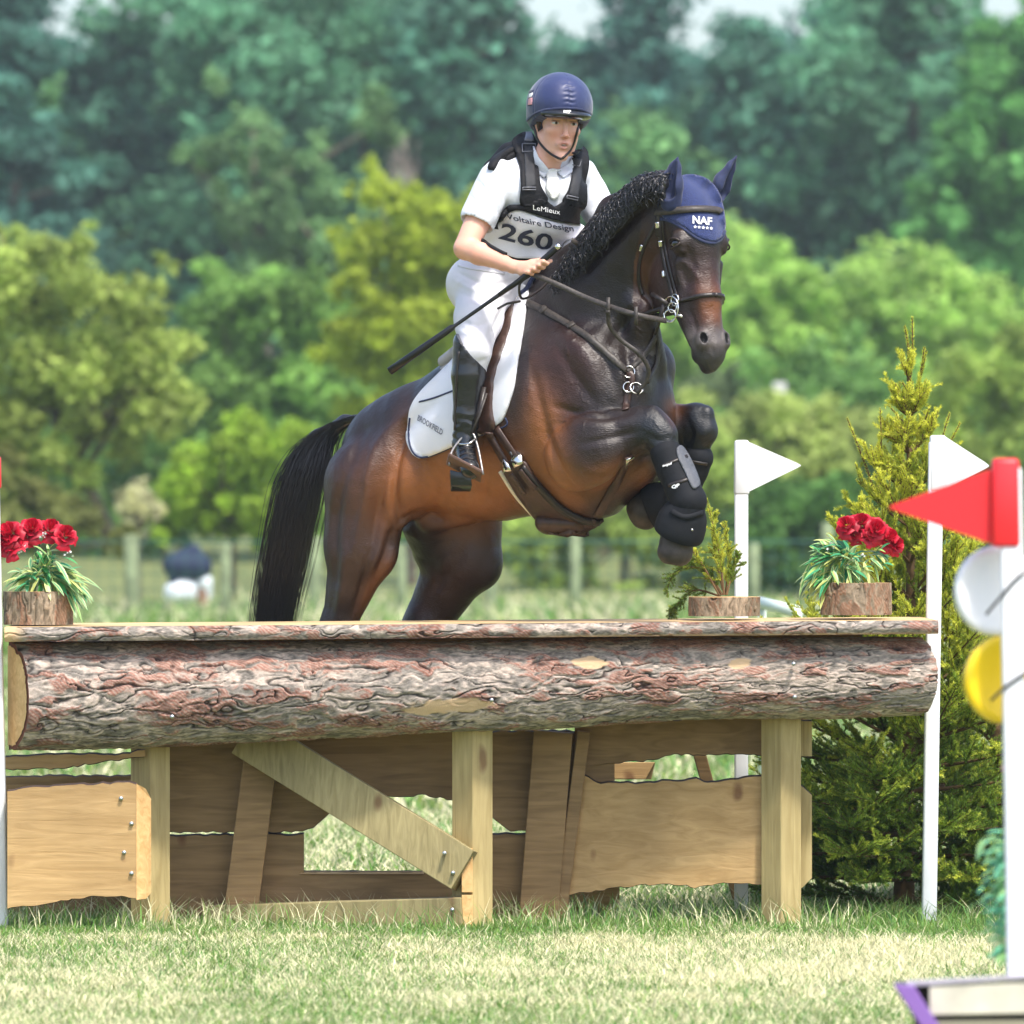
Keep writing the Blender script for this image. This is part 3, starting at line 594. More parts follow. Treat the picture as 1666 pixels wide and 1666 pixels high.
# half log, tapering to the right, ends cut on the slant
def log():
    nx, na = 1250, 170; xl, xr = bx(47,-.02), bx(1533,.1); X = np.linspace(xl,xr,nx); t = (X-xl)/(xr-xl)
    ztop = np.interp(t,[0,1],[bz(1046,0),bz(1037,.1)]); zb = np.interp(t,[0,.12,.3,.45,.62,.7,.8,.9,1],[bz(y,0) for y in (1222,1221,1208,1196,1190,1178,1170,1172,1166)])
    R = (ztop-zb)/2; cz = (ztop+zb)/2; yc = .16; A = np.linspace(-math.pi/2, math.pi/2, na)
    U, AA = np.meshgrid(X, A, indexing='ij'); Rm = R[:,None]*np.ones_like(AA); v = AA*.2
    h, c, pale = bark_fields(U.ravel(), v.ravel()+3, 1); h = h.reshape(U.shape); lump = fbm(np.stack([U.ravel()*2.2, v.ravel()*6, 0*U.ravel()],1),3,55).reshape(U.shape)
    for (px, py, rx, ry) in ((745,1147,62,11),(970,1078,26,9),(1216,1080,20,9),(700,1155,40,7)):         # patches with the bark knocked off
        uu = (U-bx(px,0))/(rx/430); zz = cz[:,None]+Rm*np.sin(AA); vv = (zz-bz(py,0))/(ry/430); m = np.clip(1.25-(uu**2+vv**2)-fbm(np.stack([U.ravel()*30,v.ravel()*60,0*U.ravel()],1),2,3).reshape(U.shape)*.9,0,1)*2; m = np.clip(m,0,1)*.85
        c = mixc(c, pale, m.ravel()); h = h*(1-m)+.45*m
    rr = Rm+(h-.6)*.015+lump*.013; Yp = yc-rr*np.cos(AA)*1.02; Z = cz[:,None]+rr*np.sin(AA); Xs = U-(Yp-(yc-.2))*.45
    V = np.stack([Xs,Yp,Z],-1).reshape(-1,3); i = (np.arange(nx-1)[:,None]*na+np.arange(na-1)).ravel(); Fc = np.stack([i,i+na,i+na+1,i+1],1)[:, ::1]
    return V, Fc, c, nx, na
V, Fc, c, nx, na = log(); lme = np_mesh('half_log', V, Fc); set_col(lme, c); lg = child('half_log', lme, M_barkv, jump)
endL = V[:na]; endR = V[(nx-1)*na:]
def fan(e, name, flip):
    ctr = (e[0]+e[-1])/2; pts = [ctr]+list(e); Fs = [(0,i,i+1) if flip else (0,i+1,i) for i in range(1,len(e))]; return mesh_from(name, pts, Fs)
ins = lambda e, s: np.array(e)*.0+ (e-(e[0]+e[-1])/2)*s+(e[0]+e[-1])/2
child('end_grain', fan(endL,'end_grain',True), mat('inner_bark', (.16,.05,.025), .9), lg, False); child('end_grain', fan(ins(endL,.93)+np.array([-.004,0,0]),'end_grain',True), W_end, lg, False); child('end_grain', fan(endR,'end_grain',False), W_end, lg, False)
bk = np.concatenate([V[0::na], V[na-1::na]]); child('sawn_back', mesh_from('sawn_back', bk, [(i,i+1,nx+i+1,nx+i) for i in range(nx-1)]), W_board, lg, False)
# top plank with a bark edge
def plank():
    nx, nz = 1250, 26; xl, xr = bx(8,-.02), bx(1523,.1); X = np.linspace(xl,xr,nx); t = (X-xl)/(xr-xl); zt = np.interp(t,[0,1],[bz(1020,0),bz(1008,.1)]); zb = np.interp(t,[0,1],[bz(1044,0),bz(1030,.1)])
    U, T = np.meshgrid(X, np.linspace(0,1,nz), indexing='ij'); Z = (zb[:,None]*(1-T)+zt[:,None]*T); h, c, _ = bark_fields(U.ravel(), (T*.06).ravel()+7, 21, 1.); h = h.reshape(U.shape)
    Y = -.035-np.sin(T*math.pi)*.012-(h-.6)*.009; cc = mixc(c, [.50,.33,.18], (1-sstep(T,.0,.22)).ravel()*sstep(U.ravel(),0,.3)*.8); cc = mixc(cc, [.62,.44,.24], (1-sstep(U,xl+.0,xl+.10)).ravel()); return np.stack([U,Y,Z],-1), cc, nx, nz, xl, xr, zt, zb
G, c, nx, nz, xl, xr, zt, zb = plank(); i = (np.arange(nx-1)[:,None]*nz+np.arange(nz-1)).ravel(); pm = np_mesh('plank_edge', G.reshape(-1,3), np.stack([i,i+nz,i+nz+1,i+1],1)); set_col(pm, c)
deck = child('top_plank', mesh_from('top_plank', [(*G[0,-1,:2],zt[0]),(*G[-1,-1,:2],zt[-1]),(xr-.03,.60,zt[-1]+.002),(xl+.0,.60,zt[0]+.002),(G[0,0,0],G[0,0,1],zb[0]),(G[-1,0,0],G[-1,0,1],zb[-1]),(xr-.03,.60,zb[-1]+.0),(xl,.60,zb[0])],
    [(0,1,2,3),(7,6,5,4),(1,5,6,2),(2,6,7,3),(3,7,4,0)]), W_top, jump, False); child('bark_edge', pm, M_barkv, deck)
# posts and boards
def beam(name, a, b, w, d, m, parent=None, bev=.004, yaw=0, endm=None):
    """square timber from a to b (world), w wide in x, d deep"""
    a, b = Vector(a), Vector(b); t = (b-a).normalized(); dy = Vector((math.sin(yaw),math.cos(yaw),0)); sx = t.cross(dy).normalized(); dy = sx.cross(t).normalized(); V = []
    for p in (a, b):
        for (i, j) in ((-1,-1),(1,-1),(1,1),(-1,1)): V.append(p+sx*i*w/2+dy*j*d/2)
    return child(name, box_mesh(V, name, bev), m, parent or jump, False)
def post(x0, xm, x1, ytop, ybot, Y, nm='post'):
    """corner-on square post: lit right face xm..x1 and shaded left face x0..xm"""
    zt_, zb_ = bz(ytop,Y), -.12; A = bx(x0,Y+.07); M = bx(xm,Y); Bq = bx(x1,Y+.03); C4 = Vector((A+(Bq-M),Y+.10,0))
    pts = [(A,Y+.07),(M,Y),(Bq,Y+.03),(C4.x,C4.y)]; return child(nm, box_mesh([Vector((x,y,zb_)) for x,y in pts]+[Vector((x,y,zt_)) for x,y in pts], nm, .004), [W_postw], jump, False)
post(735,769,802,1180,1512,.13); post(1238,1271,1304,1168,1505,.20); 
post(212,244,277,1215,1497,.22)
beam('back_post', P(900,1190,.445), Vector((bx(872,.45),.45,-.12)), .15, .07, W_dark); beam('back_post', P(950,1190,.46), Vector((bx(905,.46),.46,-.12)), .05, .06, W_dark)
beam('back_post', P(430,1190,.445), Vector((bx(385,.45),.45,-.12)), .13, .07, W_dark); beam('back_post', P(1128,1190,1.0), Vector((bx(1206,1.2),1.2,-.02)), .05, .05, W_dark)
beam('brace', P(400,1196,.40), P(757,1417,.12), .170, .09, W_post, bev=.003); beam('rail', P(342,1497,.46), P(756,1484,.12), .115, .08, W_post, bev=.003)
for (x0,y0,x1,y1,Y) in ((751,1380,769,1452,.10),(751,1456,769,1508,.10)): child('cut_end', box_mesh([P(x0,y1,Y),P(x1,y1,Y),P(x1,y1,Y+.06),P(x0,y1,Y+.06),P(x0,y0,Y),P(x1,y0,Y),P(x1,y0,Y+.06),P(x0,y0,Y+.06)],'cut_end',.002), W_end, jump, False)
def board(name, top, bot, Y0, Y1, th, m, step=6, edge=None, rough=1.0):
    """waney-edged board: top and bottom outlines in pixels (left to right)"""
    T = np.array(top,float); Bt = np.array(bot,float); x0, x1 = T[0,0], T[-1,0]; n = max(4,int((x1-x0)/step)); xs = np.linspace(x0,x1,n); yt = np.interp(xs,T[:,0],T[:,1]); s2 = (xs-x0)/(x1-x0); xb = Bt[0,0]+(Bt[-1,0]-Bt[0,0])*s2; yb = np.interp(xb,Bt[:,0],Bt[:,1])
    nz_ = vnoise(np.stack([xs*.09,0*xs,0*xs+x0],1),3)*rough*2.2; nb_ = vnoise(np.stack([xs*.11,0*xs+4,0*xs+x0],1),6)*rough*2.2; V = []
    for i in range(n):
        Y = Y0+(Y1-Y0)*s2[i]; a = P(xs[i],yt[i]+nz_[i],Y); b = P(xb[i],yb[i]+nb_[i],Y); k = th*.10; V += [a-UP*k*.5, b+UP*k*.5, b+Vector((0,th,-k*.5)), a+Vector((0,th,k*.5))]
    Fs = []
    for i in range(n-1):
        for k in range(4): Fs.append((i*4+k, i*4+(k+1)%4, (i+1)*4+(k+1)%4, (i+1)*4+k))
    Fs += [(3,2,1,0), tuple((n-1)*4+k for k in range(4))]; me = mesh_from(name, V, Fs); bm = bmesh.new(); bm.from_mesh(me); bmesh.ops.recalc_face_normals(bm, faces=bm.faces); bm.to_mesh(me); bm.free()
    o = child(name, me, [m, M_barkdk], jump, False); c = 0
    for p in me.polygons:
        if c < (n-1)*4 and c%4 in (1,3): p.material_index = 1
        c += 1
    return o
M_barkdk = mat('bark_rim', (.05,.028,.020), .95, noise_amt=.4, noise_scale=40)
board('board', [(8,1230),(120,1225),(180,1228),(236,1220)], [(8,1252),(100,1250),(200,1236),(236,1232)], .22,.22,.05, W_board)
lbd = board('board', [(12,1288),(60,1280),(130,1276),(210,1273),(222,1275)], [(12,1478),(60,1474),(120,1462),(170,1458),(222,1462)], .00,-.02,.05, W_board)
child('cut_end', mesh_from('cut_end', [P(222,1275,-.021),P(237,1283,.01),P(246,1300,.04),P(246,1452,.04),P(238,1462,.01),P(222,1464,-.021)], [(0,1,2,3,4,5)[::-1]]), W_end, lbd, False)
board('board', [(-10,1262),(240,1262)], [(-10,1500),(240,1500)], .75,.72,.04, W_dark)
# back wall with cut-out
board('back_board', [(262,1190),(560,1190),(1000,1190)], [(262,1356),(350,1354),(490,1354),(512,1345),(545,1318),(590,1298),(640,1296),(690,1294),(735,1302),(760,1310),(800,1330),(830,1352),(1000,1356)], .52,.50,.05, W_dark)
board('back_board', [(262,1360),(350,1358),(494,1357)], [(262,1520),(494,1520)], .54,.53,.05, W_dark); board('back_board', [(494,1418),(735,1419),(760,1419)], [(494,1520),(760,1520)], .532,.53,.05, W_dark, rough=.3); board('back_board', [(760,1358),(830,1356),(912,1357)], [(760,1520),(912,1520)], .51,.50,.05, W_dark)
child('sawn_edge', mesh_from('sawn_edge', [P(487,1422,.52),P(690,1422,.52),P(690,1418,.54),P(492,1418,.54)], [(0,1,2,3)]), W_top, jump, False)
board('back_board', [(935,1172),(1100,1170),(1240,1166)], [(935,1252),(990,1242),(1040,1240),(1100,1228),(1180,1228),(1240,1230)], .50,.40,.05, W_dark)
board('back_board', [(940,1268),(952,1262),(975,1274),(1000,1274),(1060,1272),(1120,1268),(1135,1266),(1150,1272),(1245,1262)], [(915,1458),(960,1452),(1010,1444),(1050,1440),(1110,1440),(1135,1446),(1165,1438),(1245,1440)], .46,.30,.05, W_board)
board('back_board', [(1240,1172),(1321,1172)], [(1240,1228),(1321,1232)], .33,.30,.05, W_postw, rough=.4); board('back_board', [(1240,1262),(1302,1276),(1321,1292)], [(1240,1440),(1302,1448),(1321,1430)], .33,.30,.05, W_postw, rough=.4)
child('shadow_board', box_mesh([P(985,1268,1.2),P(1050,1268,1.2),P(1060,1268,1.25),P(985,1268,1.25),P(985,1240,1.2),P(1066,1240,1.2),P(1066,1240,1.25),P(985,1240,1.25)],'b',.003), W_board, jump, False).name = 'far_board'
board('back_board', [(905,1440),(1008,1440)], [(905,1520),(1008,1520)], .84,.84,.04, W_board, rough=.3)
board('gap_shade_board', [(20,1036),(1400,1026)], [(20,1070),(1400,1060)], .28,.28,.03, W_dark, rough=0)  # added dark strip, stands in for the shade between log and plank
# screws
M_screw = mat('zinc', (.55,.58,.60), .35, metal=.9)
for (x,y,Y) in ((197,1299,-.025),(214,1340,-.025),(202,1387,-.025),(214,1421,-.025),(723,1388,.065),(737,1420,.065),(736,1480,.06),(800,1139,-.055),(1291,1080,-.03),(1293,1134,-.03),(280,1166,-.05)):
    child('screw', tube_mesh([([P(x,y,Y-.004),P(x,y,Y+.03)],[.008,.008])],'screw',12), M_screw, jump)
# ================================================================== STUMP POTS with flowers and spruce sprigs
def stump(label, x0, x1, ytop, ybot, Y, root_label_cat, seed, zb=None):
    r = (bx(x1,Y)-bx(x0,Y))/2; cx = (bx(x1,Y)+bx(x0,Y))/2; zb = zb if zb is not None else bz(ybot,Y-r); zt = bz(ytop,Y); root = empty('stump_pot', (cx,Y,zb), label, 'plant pot', 'cut log pots standing along the top of the jump')
    na, nz = 240, 70; A, Z = np.meshgrid(np.linspace(0,2*math.pi,na,endpoint=False), np.linspace(0,1,nz), indexing='ij'); hgt = zt-zb; h, c, _ = bark_fields((Z*hgt).ravel()+seed*3, (A*r).ravel(), seed, 1.25); h = h.reshape(A.shape)
    wob = fbm(np.stack([np.cos(A).ravel()*1.4,np.sin(A).ravel()*1.4,0*A.ravel()+seed],1),2,seed).reshape(A.shape)*.02; rr = r+(h-.7)*.010+wob*r*3; V = np.stack([cx+rr*np.cos(A),Y+rr*np.sin(A),zb+Z*hgt],-1).reshape(-1,3)
    c = mixc(c*np.array([.85,.82,.72]), [.20,.15,.09], np.full(len(c),.35)); i = np.arange(na)[:,None]*nz+np.arange(nz-1); j = ((np.arange(na)+1)%na)[:,None]*nz+np.arange(nz-1); Fc = np.stack([i,j,j+1,i+1],-1).reshape(-1,4); me = np_mesh('log_section', V, Fc); set_col(me, c); o = child('log_section', me, M_barkv, root)
    top = V[nz-1::nz]; child('cut_top', mesh_from('cut_top', list(top), [tuple(range(na))]), W_end, root, False); return root, Vector((cx,Y,zt)), r
s1, t1, r1 = stump('cut log pot of red roses standing at the left end of the jump', 4,120,962,1017,.20,'',41)
s2, t2, r2 = stump('low cut log pot holding green spruce sprigs beneath the front hooves', 1118,1238,971,1003,.26,'',42)
s3, t3, r3 = stump('cut log pot of red roses at the right end of the jump before the spruce', 1334,1452,948,1001,.24,'',43)
M_petal = mat('red_petal', attr='col', rough=.5, trans=.25); M_leafv = mat('artificial_leaf', attr='col', rough=.4, trans=.2)
def leaf_strips(specs):
    """specs: (p, dir, bend, length, width, col_mid, col_edge)"""
    V = []; Fc = []; c = []; o = 0
    for p, d, up, L, w, cm, ce in specs:
        p = np.array(p); d = np.array(d)/np.linalg.norm(d); s = np.cross(d, up); s /= np.linalg.norm(s)+1e-9; n = np.cross(s, d)
        for i, t in enumerate((0,.2,.45,.7,.88,1)):
            q = p+d*L*t-np.array([0,0,1])*L*.35*t*t; ww = w*math.sin(math.pi*min(1,t*.92+.08))**.8; V += [q-s*ww+n*ww*.25, q, q+s*ww+n*ww*.25]; c += [ce, cm, ce]
            if i: b = o+i*3; Fc += [(b-3,b-2,b+1,b),(b-2,b-1,b+2,b+1)]
        o += 18
    return V, Fc, c
def foliage_tuft(name, specs, m, parent):
    V, Fc, c = leaf_strips(specs); me = mesh_from(name, V, Fc); set_col(me, np.array(c)); return child(name, me, m, parent)
def rose(name, ctr, r, seed, parent, facing=(0,-1,.3)):
    g = np.random.default_rng(seed); V = []; Fc = []; c = []; ax = Vector(facing).normalized(); u = ax.orthogonal().normalized(); v = ax.cross(u)
    for k in range(17):
        q = k/16; a0 = k*2.4+g.uniform(-.2,.2); tilt = .15+1.25*q; rad = r*(.25+.75*q); o = len(V); nu, nv = 7, 5; sh = g.uniform(.75,1.2)
        for i in range(nu):
            for j in range(nv):
                s_ = (i/(nu-1)-.5)*1.5; t = j/(nv-1); a = a0+s_*(1.15-.45*q); rr = rad*(.30+.70*math.sin(t*tilt)/math.sin(max(tilt,.4))*.8)*(1+.05*g.normal()); hh = r*(.75*(1-q*.75))*t*math.cos(tilt*t*.8)-r*.35*q*t+.1*r*math.cos(s_*2)
                V.append(Vector(ctr)+(u*math.cos(a)+v*math.sin(a))*rr+ax*hh); f_ = sh*(.7+.5*t); c.append((.50*f_,.005*f_,.028*f_))
        for i in range(nu-1):
            for j in range(nv-1): Fc.append((o+i*nv+j,o+(i+1)*nv+j,o+(i+1)*nv+j+1,o+i*nv+j+1))
    me = mesh_from(name, V, Fc); set_col(me, np.array(c)); return child(name, me, M_petal, parent)
def bouquet(label, heads, green, Y, seed, pot, whites=()):
    root = empty('rose_bouquet', P(green[0][0],green[0][1],Y), label, 'flowers', 'red artificial rose bouquets on the jump'); g = np.random.default_rng(seed)
    for i,(x,y,r,fx) in enumerate(heads): rose('rose', P(x,y,Y-.02+g.uniform(-.03,.03)), r*1.5/430, seed+i, root, (fx,-.8,.45+g.uniform(-.2,.2)))
    specs = []
    for (x,y,dx,dy,n,spread,L) in green:
        for _ in range(n):
            a = g.normal(0,spread); d = Vector((dx,0,-dy)).normalized(); d = Matrix.Rotation(a,3,'Y') @ d; d = Vector((d.x,g.uniform(-.9,.5),d.z)); k = g.random(); cm = (.02,.26,.13) if k < .5 else (.05,.34,.07) if k < .75 else (.50,.54,.12); ce = (.62,.68,.30) if g.random() < .65 else (.12,.42,.18)
            specs.append((P(x+g.normal()*9,y+g.normal()*8,Y+g.uniform(-.06,.03)), d, (0,-.4,1), g.uniform(.6,1.1)*L*.88/430, g.uniform(.0055,.0105), cm, ce))
    foliage_tuft('leaves', specs, M_leafv, root); stem = tube_mesh([([P(green[0][0]+g.uniform(-10,10),y2,Y),P(green[0][0],y2+50,Y)],[.003,.003]) for y2 in (880,900)],'stem',5); child('stem', stem, mat('stem_green', (.03,.12,.04), .6), root)
    if len(whites):
        V_=[]; F_=[]
        for (x,y) in whites:
            for k in range(7):
                c = np.array(P(x+g.normal()*5,y+g.normal()*4,Y-.05)); o = len(V_); u = g.normal(size=3); u /= np.linalg.norm(u); w2 = np.cross(u,[0,1,.3]); 
                for a in range(10): rr = .007*(1 if a%2 else .35); V_.append(c+(u*math.cos(a*.628)+w2*math.sin(a*.628))*rr)
                F_.append(tuple(range(o,o+10)))
        child('small_white_flower', mesh_from('w', V_, F_), M_white, root, False)
    return root
bouquet('bunch of red roses with variegated leaves at the far left of the jump', [(18,868,22,-.4),(52,862,21,0),(22,888,22,-.5),(82,862,20,.2),(105,872,20,.4),(45,872,16,.1),(4,882,20,-.5)], [(60,930,0,-1,40,.9,34),(90,930,1,.1,70,.55,52),(110,945,1,.6,50,.5,50),(50,940,-1,.3,46,.6,44),(75,915,.3,-1,40,.7,40),(70,935,.2,1,40,.8,34)], .16, 61, s1, [(30,888),(70,868),(40,893),(112,897)])
bouquet('bunch of red roses with variegated leaves before the tall spruce', [(1378,856,18,-.3),(1402,853,20,-.1),(1425,862,20,.1),(1444,876,20,.4),(1456,886,16,.5),(1392,868,16,0),(1415,872,16,.1)], [(1368,900,-1,-.3,60,.6,52),(1345,930,-1,.5,60,.5,50),(1380,910,0,-1,40,.8,34),(1390,925,.6,.4,50,.8,34),(1420,905,.8,.2,26,.6,30),(1370,930,0,1,30,.9,28),(1350,905,-1,-.7,40,.5,40)], .20, 71, s3, [(1352,888),(1405,905)])
# ================================================================== SPRUCE
M_needle = mat('spruce_needles', attr='col', rough=.5, trans=.32, spec=.35); M_twig = mat('spruce_twig', (.13,.075,.03), .9, noise_amt=.3, noise_scale=30)
def needles(shoots, seed, dens=700., ln=.017, w=.0022):
    """shoots: (points (n,3), young 0..1, length scale) -> needle triangles clothing every shoot"""
    g = np.random.default_rng(seed); Vs = []; Cs = []
    for pts, young, ls in shoots:
        p = np.array(pts); seg = np.diff(p,axis=0); sl = np.linalg.norm(seg,axis=1); L = sl.sum(); n = max(6,int(L*dens)); t = np.sort(g.random(n)); cum = np.concatenate([[0],np.cumsum(sl)])/L; k = np.clip(np.searchsorted(cum,t)-1,0,len(seg)-1); f_ = (t-cum[k])/(cum[k+1]-cum[k]+1e-9)
        c = p[k]+seg[k]*f_[:,None]; d = seg[k]/(sl[k][:,None]+1e-9); r = g.normal(size=(n,3)); r -= d*(r*d).sum(1)[:,None]; r /= np.linalg.norm(r,axis=1)[:,None]; nd = r*.85+d*.75+np.array([0,0,.22]); nd /= np.linalg.norm(nd,axis=1)[:,None]
        s = np.cross(nd, g.normal(size=(n,3))); s /= np.linalg.norm(s,axis=1)[:,None]; ll = ln*ls*g.uniform(.75,1.15,n)*(1-.35*sstep(t,.85,1)); tip = c+nd*ll[:,None]; Vs.append(np.stack([c-s*w,c+s*w,tip],1).reshape(-1,3))
        old = np.array([.075,.16,.04]); new = np.array([.75,.76,.10]); mid = np.array([.22,.34,.04]); yy = np.clip(young+g.normal(0,.10,n)+.25*sstep(t,.5,1)*young,0,1)[:,None]; col = np.where(yy<.5, old*(1-yy*2)+mid*yy*2, mid*(2-yy*2)+new*(yy*2-1)); Cs.append(np.repeat(col*g.uniform(.8,1.2,n)[:,None],3,0))
    V = np.concatenate(Vs); return V, np.arange(len(V)).reshape(-1,3), np.concatenate(Cs)
def spruce(label, base, top, H, spread, nb, seed, dens=520, lean=(0,0), ylo=0.):
    g = np.random.default_rng(seed); root = empty('spruce_tree', base, label, 'tree'); b = np.array(base); tp = np.array(top); sh = []; tw_ = []; trunk = spline([b,b*.6+tp*.4+[.02,0,0],tp],20); tw_.append((trunk, np.linspace(.045,.006,20)))
    for i in range(nb):
        t = .03+.93*(i+g.random())/nb; o = trunk[min(19,int(t*19))]; a = i*2.4+g.uniform(-.4,.4); L = spread*(1-t)**.95*(1-.5*float(sstep(np.array([t]),.66,.9)[0]))*g.uniform(.7,1.12)+.06; up = .25+.75*t+g.uniform(-.15,.15) if t > .35 else .12+.3*t
        d = np.array([math.cos(a),math.sin(a),up]); d /= np.linalg.norm(d); e = o+d*L-np.array([0,0,.18*L*(1-t)]) ; m_ = o+d*L*.5-np.array([0,0,.05*L]); br = spline([o,m_,e+[0,0,.06*L]],9); tw_.append((br, np.linspace(.010*(1.2-t)+.002,.002,9)))
        yg = np.clip(.12+.75*t+g.normal(0,.08),0,1); sh.append((br[3:], yg+.1, 1)); ns = int(5+L*26)
        for k in range(ns):
            u = g.uniform(.12,1)**.8; q = br[min(8,int(u*8))]; side = g.choice([-1,1]); sv = np.cross(d,[0,0,1]); sv /= np.linalg.norm(sv)+1e-9; sd = d*.75+sv*side*g.uniform(.4,.9)+np.array([0,0,g.uniform(-.15,.35)+.25*t]); sd /= np.linalg.norm(sd); l2 = L*(1-u*.6)*g.uniform(.22,.42)+.03; s2 = spline([q,q+sd*l2*.5+[0,0,.01],q+sd*l2+np.array([0,0,.02+.03*t])],5)
            sh.append((s2, np.clip(yg+.25*u-.05+g.normal(0,.1),0,1), 1)); tw_.append((s2, np.linspace(.0028,.0012,5)))
            for _ in range(int(l2*22)):
                v_ = g.uniform(.2,.9); q2 = s2[min(4,int(v_*4))]; s3_ = sd+g.normal(size=3)*.55; s3_ /= np.linalg.norm(s3_); l3 = g.uniform(.03,.075); sh.append((spline([q2,q2+s3_*l3+[0,0,.008]],3), np.clip(yg+.35*u+g.normal(0,.12),0,1), .95))
    return root, sh, tw_
Ysp = 1.25; base = (bx(1470,Ysp),Ysp,0); topp = np.array(P(1478,560,Ysp))
root, sh, tw_ = spruce('young spruce tree with yellow green tips right of the log jump', base, topp, 2.1, 1.02, 165, 5)
for (x0,y0,x1,y1) in ((1480,620,1484,516),(1482,610,1472,530),(1484,650,1504,565),(1486,640,1507,570),(1480,640,1468,622),(1486,670,1456,624),(1484,700,1446,660),(1490,700,1512,664),(1486,720,1430,705),(1500,790,1545,672),(1505,780,1562,688),(1420,790,1378,680),(1430,760,1432,664)):
    a_, b_ = P(x0,y0,Ysp), P(x1,y1,Ysp-.05); s_ = spline([list(a_), list(a_.lerp(b_,.5)+Vector((.006,0,-.01))), list(b_)],6); sh.append((s_, .85, 1.)); tw_.append((s_, np.linspace(.005,.0022,6)))
V, Fc, c = needles(sh, 8, 950, .0175, .0021); me = np_mesh('crown', V, Fc); set_col(me, c); child('crown', me, M_needle, root, False); child('trunk', tube_mesh(tw_,'trunk',5,False), M_twig, root)
print('needles', len(Fc), 'shoots', len(sh))
root2, sh, tw_ = spruce('second darker spruce bush low behind the right end of the jump', (bx(1610,1.9),1.9,0), np.array(P(1615,900,1.9)), 1.5, .62, 60, 15)
V, Fc, c = needles(sh, 9, 800, .0175, .0021); me = np_mesh('crown', V, Fc); set_col(me, c*.8); child('crown', me, M_needle, root2, False); child('trunk', tube_mesh(tw_,'trunk',5,False), M_twig, root2)
# sprigs in the low pot
root3 = empty('spruce_sprig', t2, 'spruce sprigs sticking out of the low log pot below the hooves', 'branch'); sh = []; tw_ = []; g = np.random.default_rng(3)
for (pts) in ([(1178,968),(1170,900),(1152,820)],[(1180,968),(1186,910),(1180,860)],[(1176,968),(1150,930),(1120,905)],[(1174,968),(1140,925),(1100,930),(1085,960)],[(1172,970),(1130,960),(1100,985),(1090,1003)],[(1182,968),(1192,930),(1200,905)],[(1176,960),(1160,880),(1165,840)],[(1170,968),(1130,900),(1090,885)]):
    Yj = .26+g.uniform(-.04,.12); s_ = spline([list(P(x,y,Yj+i*.02)) for i,(x,y) in enumerate(pts)],12); tw_.append((s_, np.linspace(.0045,.0015,12))); yg = .75 if pts[-1][1] < 900 else .35; sh.append((s_[3:], yg, 1))
    for k in range(40):
        i = g.integers(2,12); sd = (s_[min(11,i+1)]-s_[i-1]); sd /= np.linalg.norm(sd)+1e-9; sd = sd+g.normal(size=3)*.5; sd /= np.linalg.norm(sd); l = g.uniform(.03,.075)*(1.2-i/14); q = spline([s_[i],s_[i]+sd*l],3); sh.append((q, yg+g.normal(0,.1), .8)); tw_.append((q, np.linspace(.0018,.001,3)))
V, Fc, c = needles(sh, 10, 1500, .014, .0017); me = np_mesh('needles', V, Fc); set_col(me, c); child('needles', me, M_needle, root3, False); child('twig', tube_mesh(tw_,'twig',5,False), M_twig, root3)
# small tuft of weed at the left post
# ================================================================== FLAGS
M_pvc = mat('white_plastic', (.80,.81,.84), .35, noise_amt=.05, noise_scale=6); M_flagw = mat('white_flag_plastic', (.78,.80,.83), .4); M_red = mat('red_flag_plastic', (.80,.022,.030), .4)
def flag(label, tops, foot, w, sleeve, tip, m, Y, nm='flag_pole', group=None, thick=.006, wj=None):
    root = empty(nm, foot, label, 'flag', group); mid = Vector(foot).lerp(Vector(tops),.5)
    V=[]; fr = w/2
    child('pole', box_mesh([Vector(foot)+Vector((i*fr,j*fr,0)) for i,j in ((-1,-1),(1,-1),(1,1),(-1,1))]+[Vector(tops)+Vector((i*fr,j*fr,-.02)) for i,j in ((-1,-1),(1,-1),(1,1),(-1,1))],'pole',w*.14), M_pvc, root)
    (x0,x1,y0,y1) = sleeve; cx = (bx(x0,Y)+bx(x1,Y))/2; hw = (bx(x1,Y)-bx(x0,Y))/2; sl = wj or 0
    child('sleeve', box_mesh([Vector((cx+i*hw+sl*0,Y+j*hw,bz(y1,Y))) for i,j in ((-1,-1),(1,-1),(1,1),(-1,1))]+[Vector((cx+i*hw*.92+sl,Y+j*hw*.92,bz(y0,Y))) for i,j in ((-1,-1),(1,-1),(1,1),(-1,1))],'sleeve',hw*.3), m, root)
    (tx,ty,yu,yl,xs) = tip; a, b, c = Vector((bx(xs,Y),0,bz(yu,Y))), Vector((bx(xs,Y),0,bz(yl,Y))), Vector((bx(tx,Y),0,bz(ty,Y))); out = []
    rr = .016*(25/(25+Y) if 0 else 1); sgn = 1 if c.x > a.x else -1
    d1 = (c-a).normalized(); d2 = (b-c).normalized(); out = [a, c-d1*rr*1.6, c-d1*rr*.4+d2*rr*.15, c+d2*rr*.4-d1*rr*.1, c+d2*rr*1.6, b]; n = len(out)
    Vv = [Vector((p.x,Y-thick/2,p.z)) for p in out]+[Vector((p.x,Y+thick/2,p.z)) for p in out]; Fs = [tuple(range(n)), tuple(range(n,2*n))[::-1]]+[(i,(i+1)%n,(i+1)%n+n,i+n)[::-1] for i in range(n)]
    me = mesh_from('pennant', Vv, Fs); bm = bmesh.new(); bm.from_mesh(me); bmesh.ops.recalc_face_normals(bm, faces=bm.faces); bm.to_mesh(me); bm.free(); child('pennant', me, m, root, False); return root
flag('white pennant on a white post behind the middle of the jump, pointing right', P(1206,716,.95), (bx(1206,.95),.95,-.1), 22/414, (1194,1219,716,805), (1306,757,718,801,1216), M_flagw, .95, group=None)
flag('white pennant on a tall white post at the right end of the jump', P(1523,710,.45), (bx(1511,.45),.45,-.1), 24/422, (1512,1539,708,800), (1612,758,709,797,1536), M_flagw, .45)
Yr = -7.5
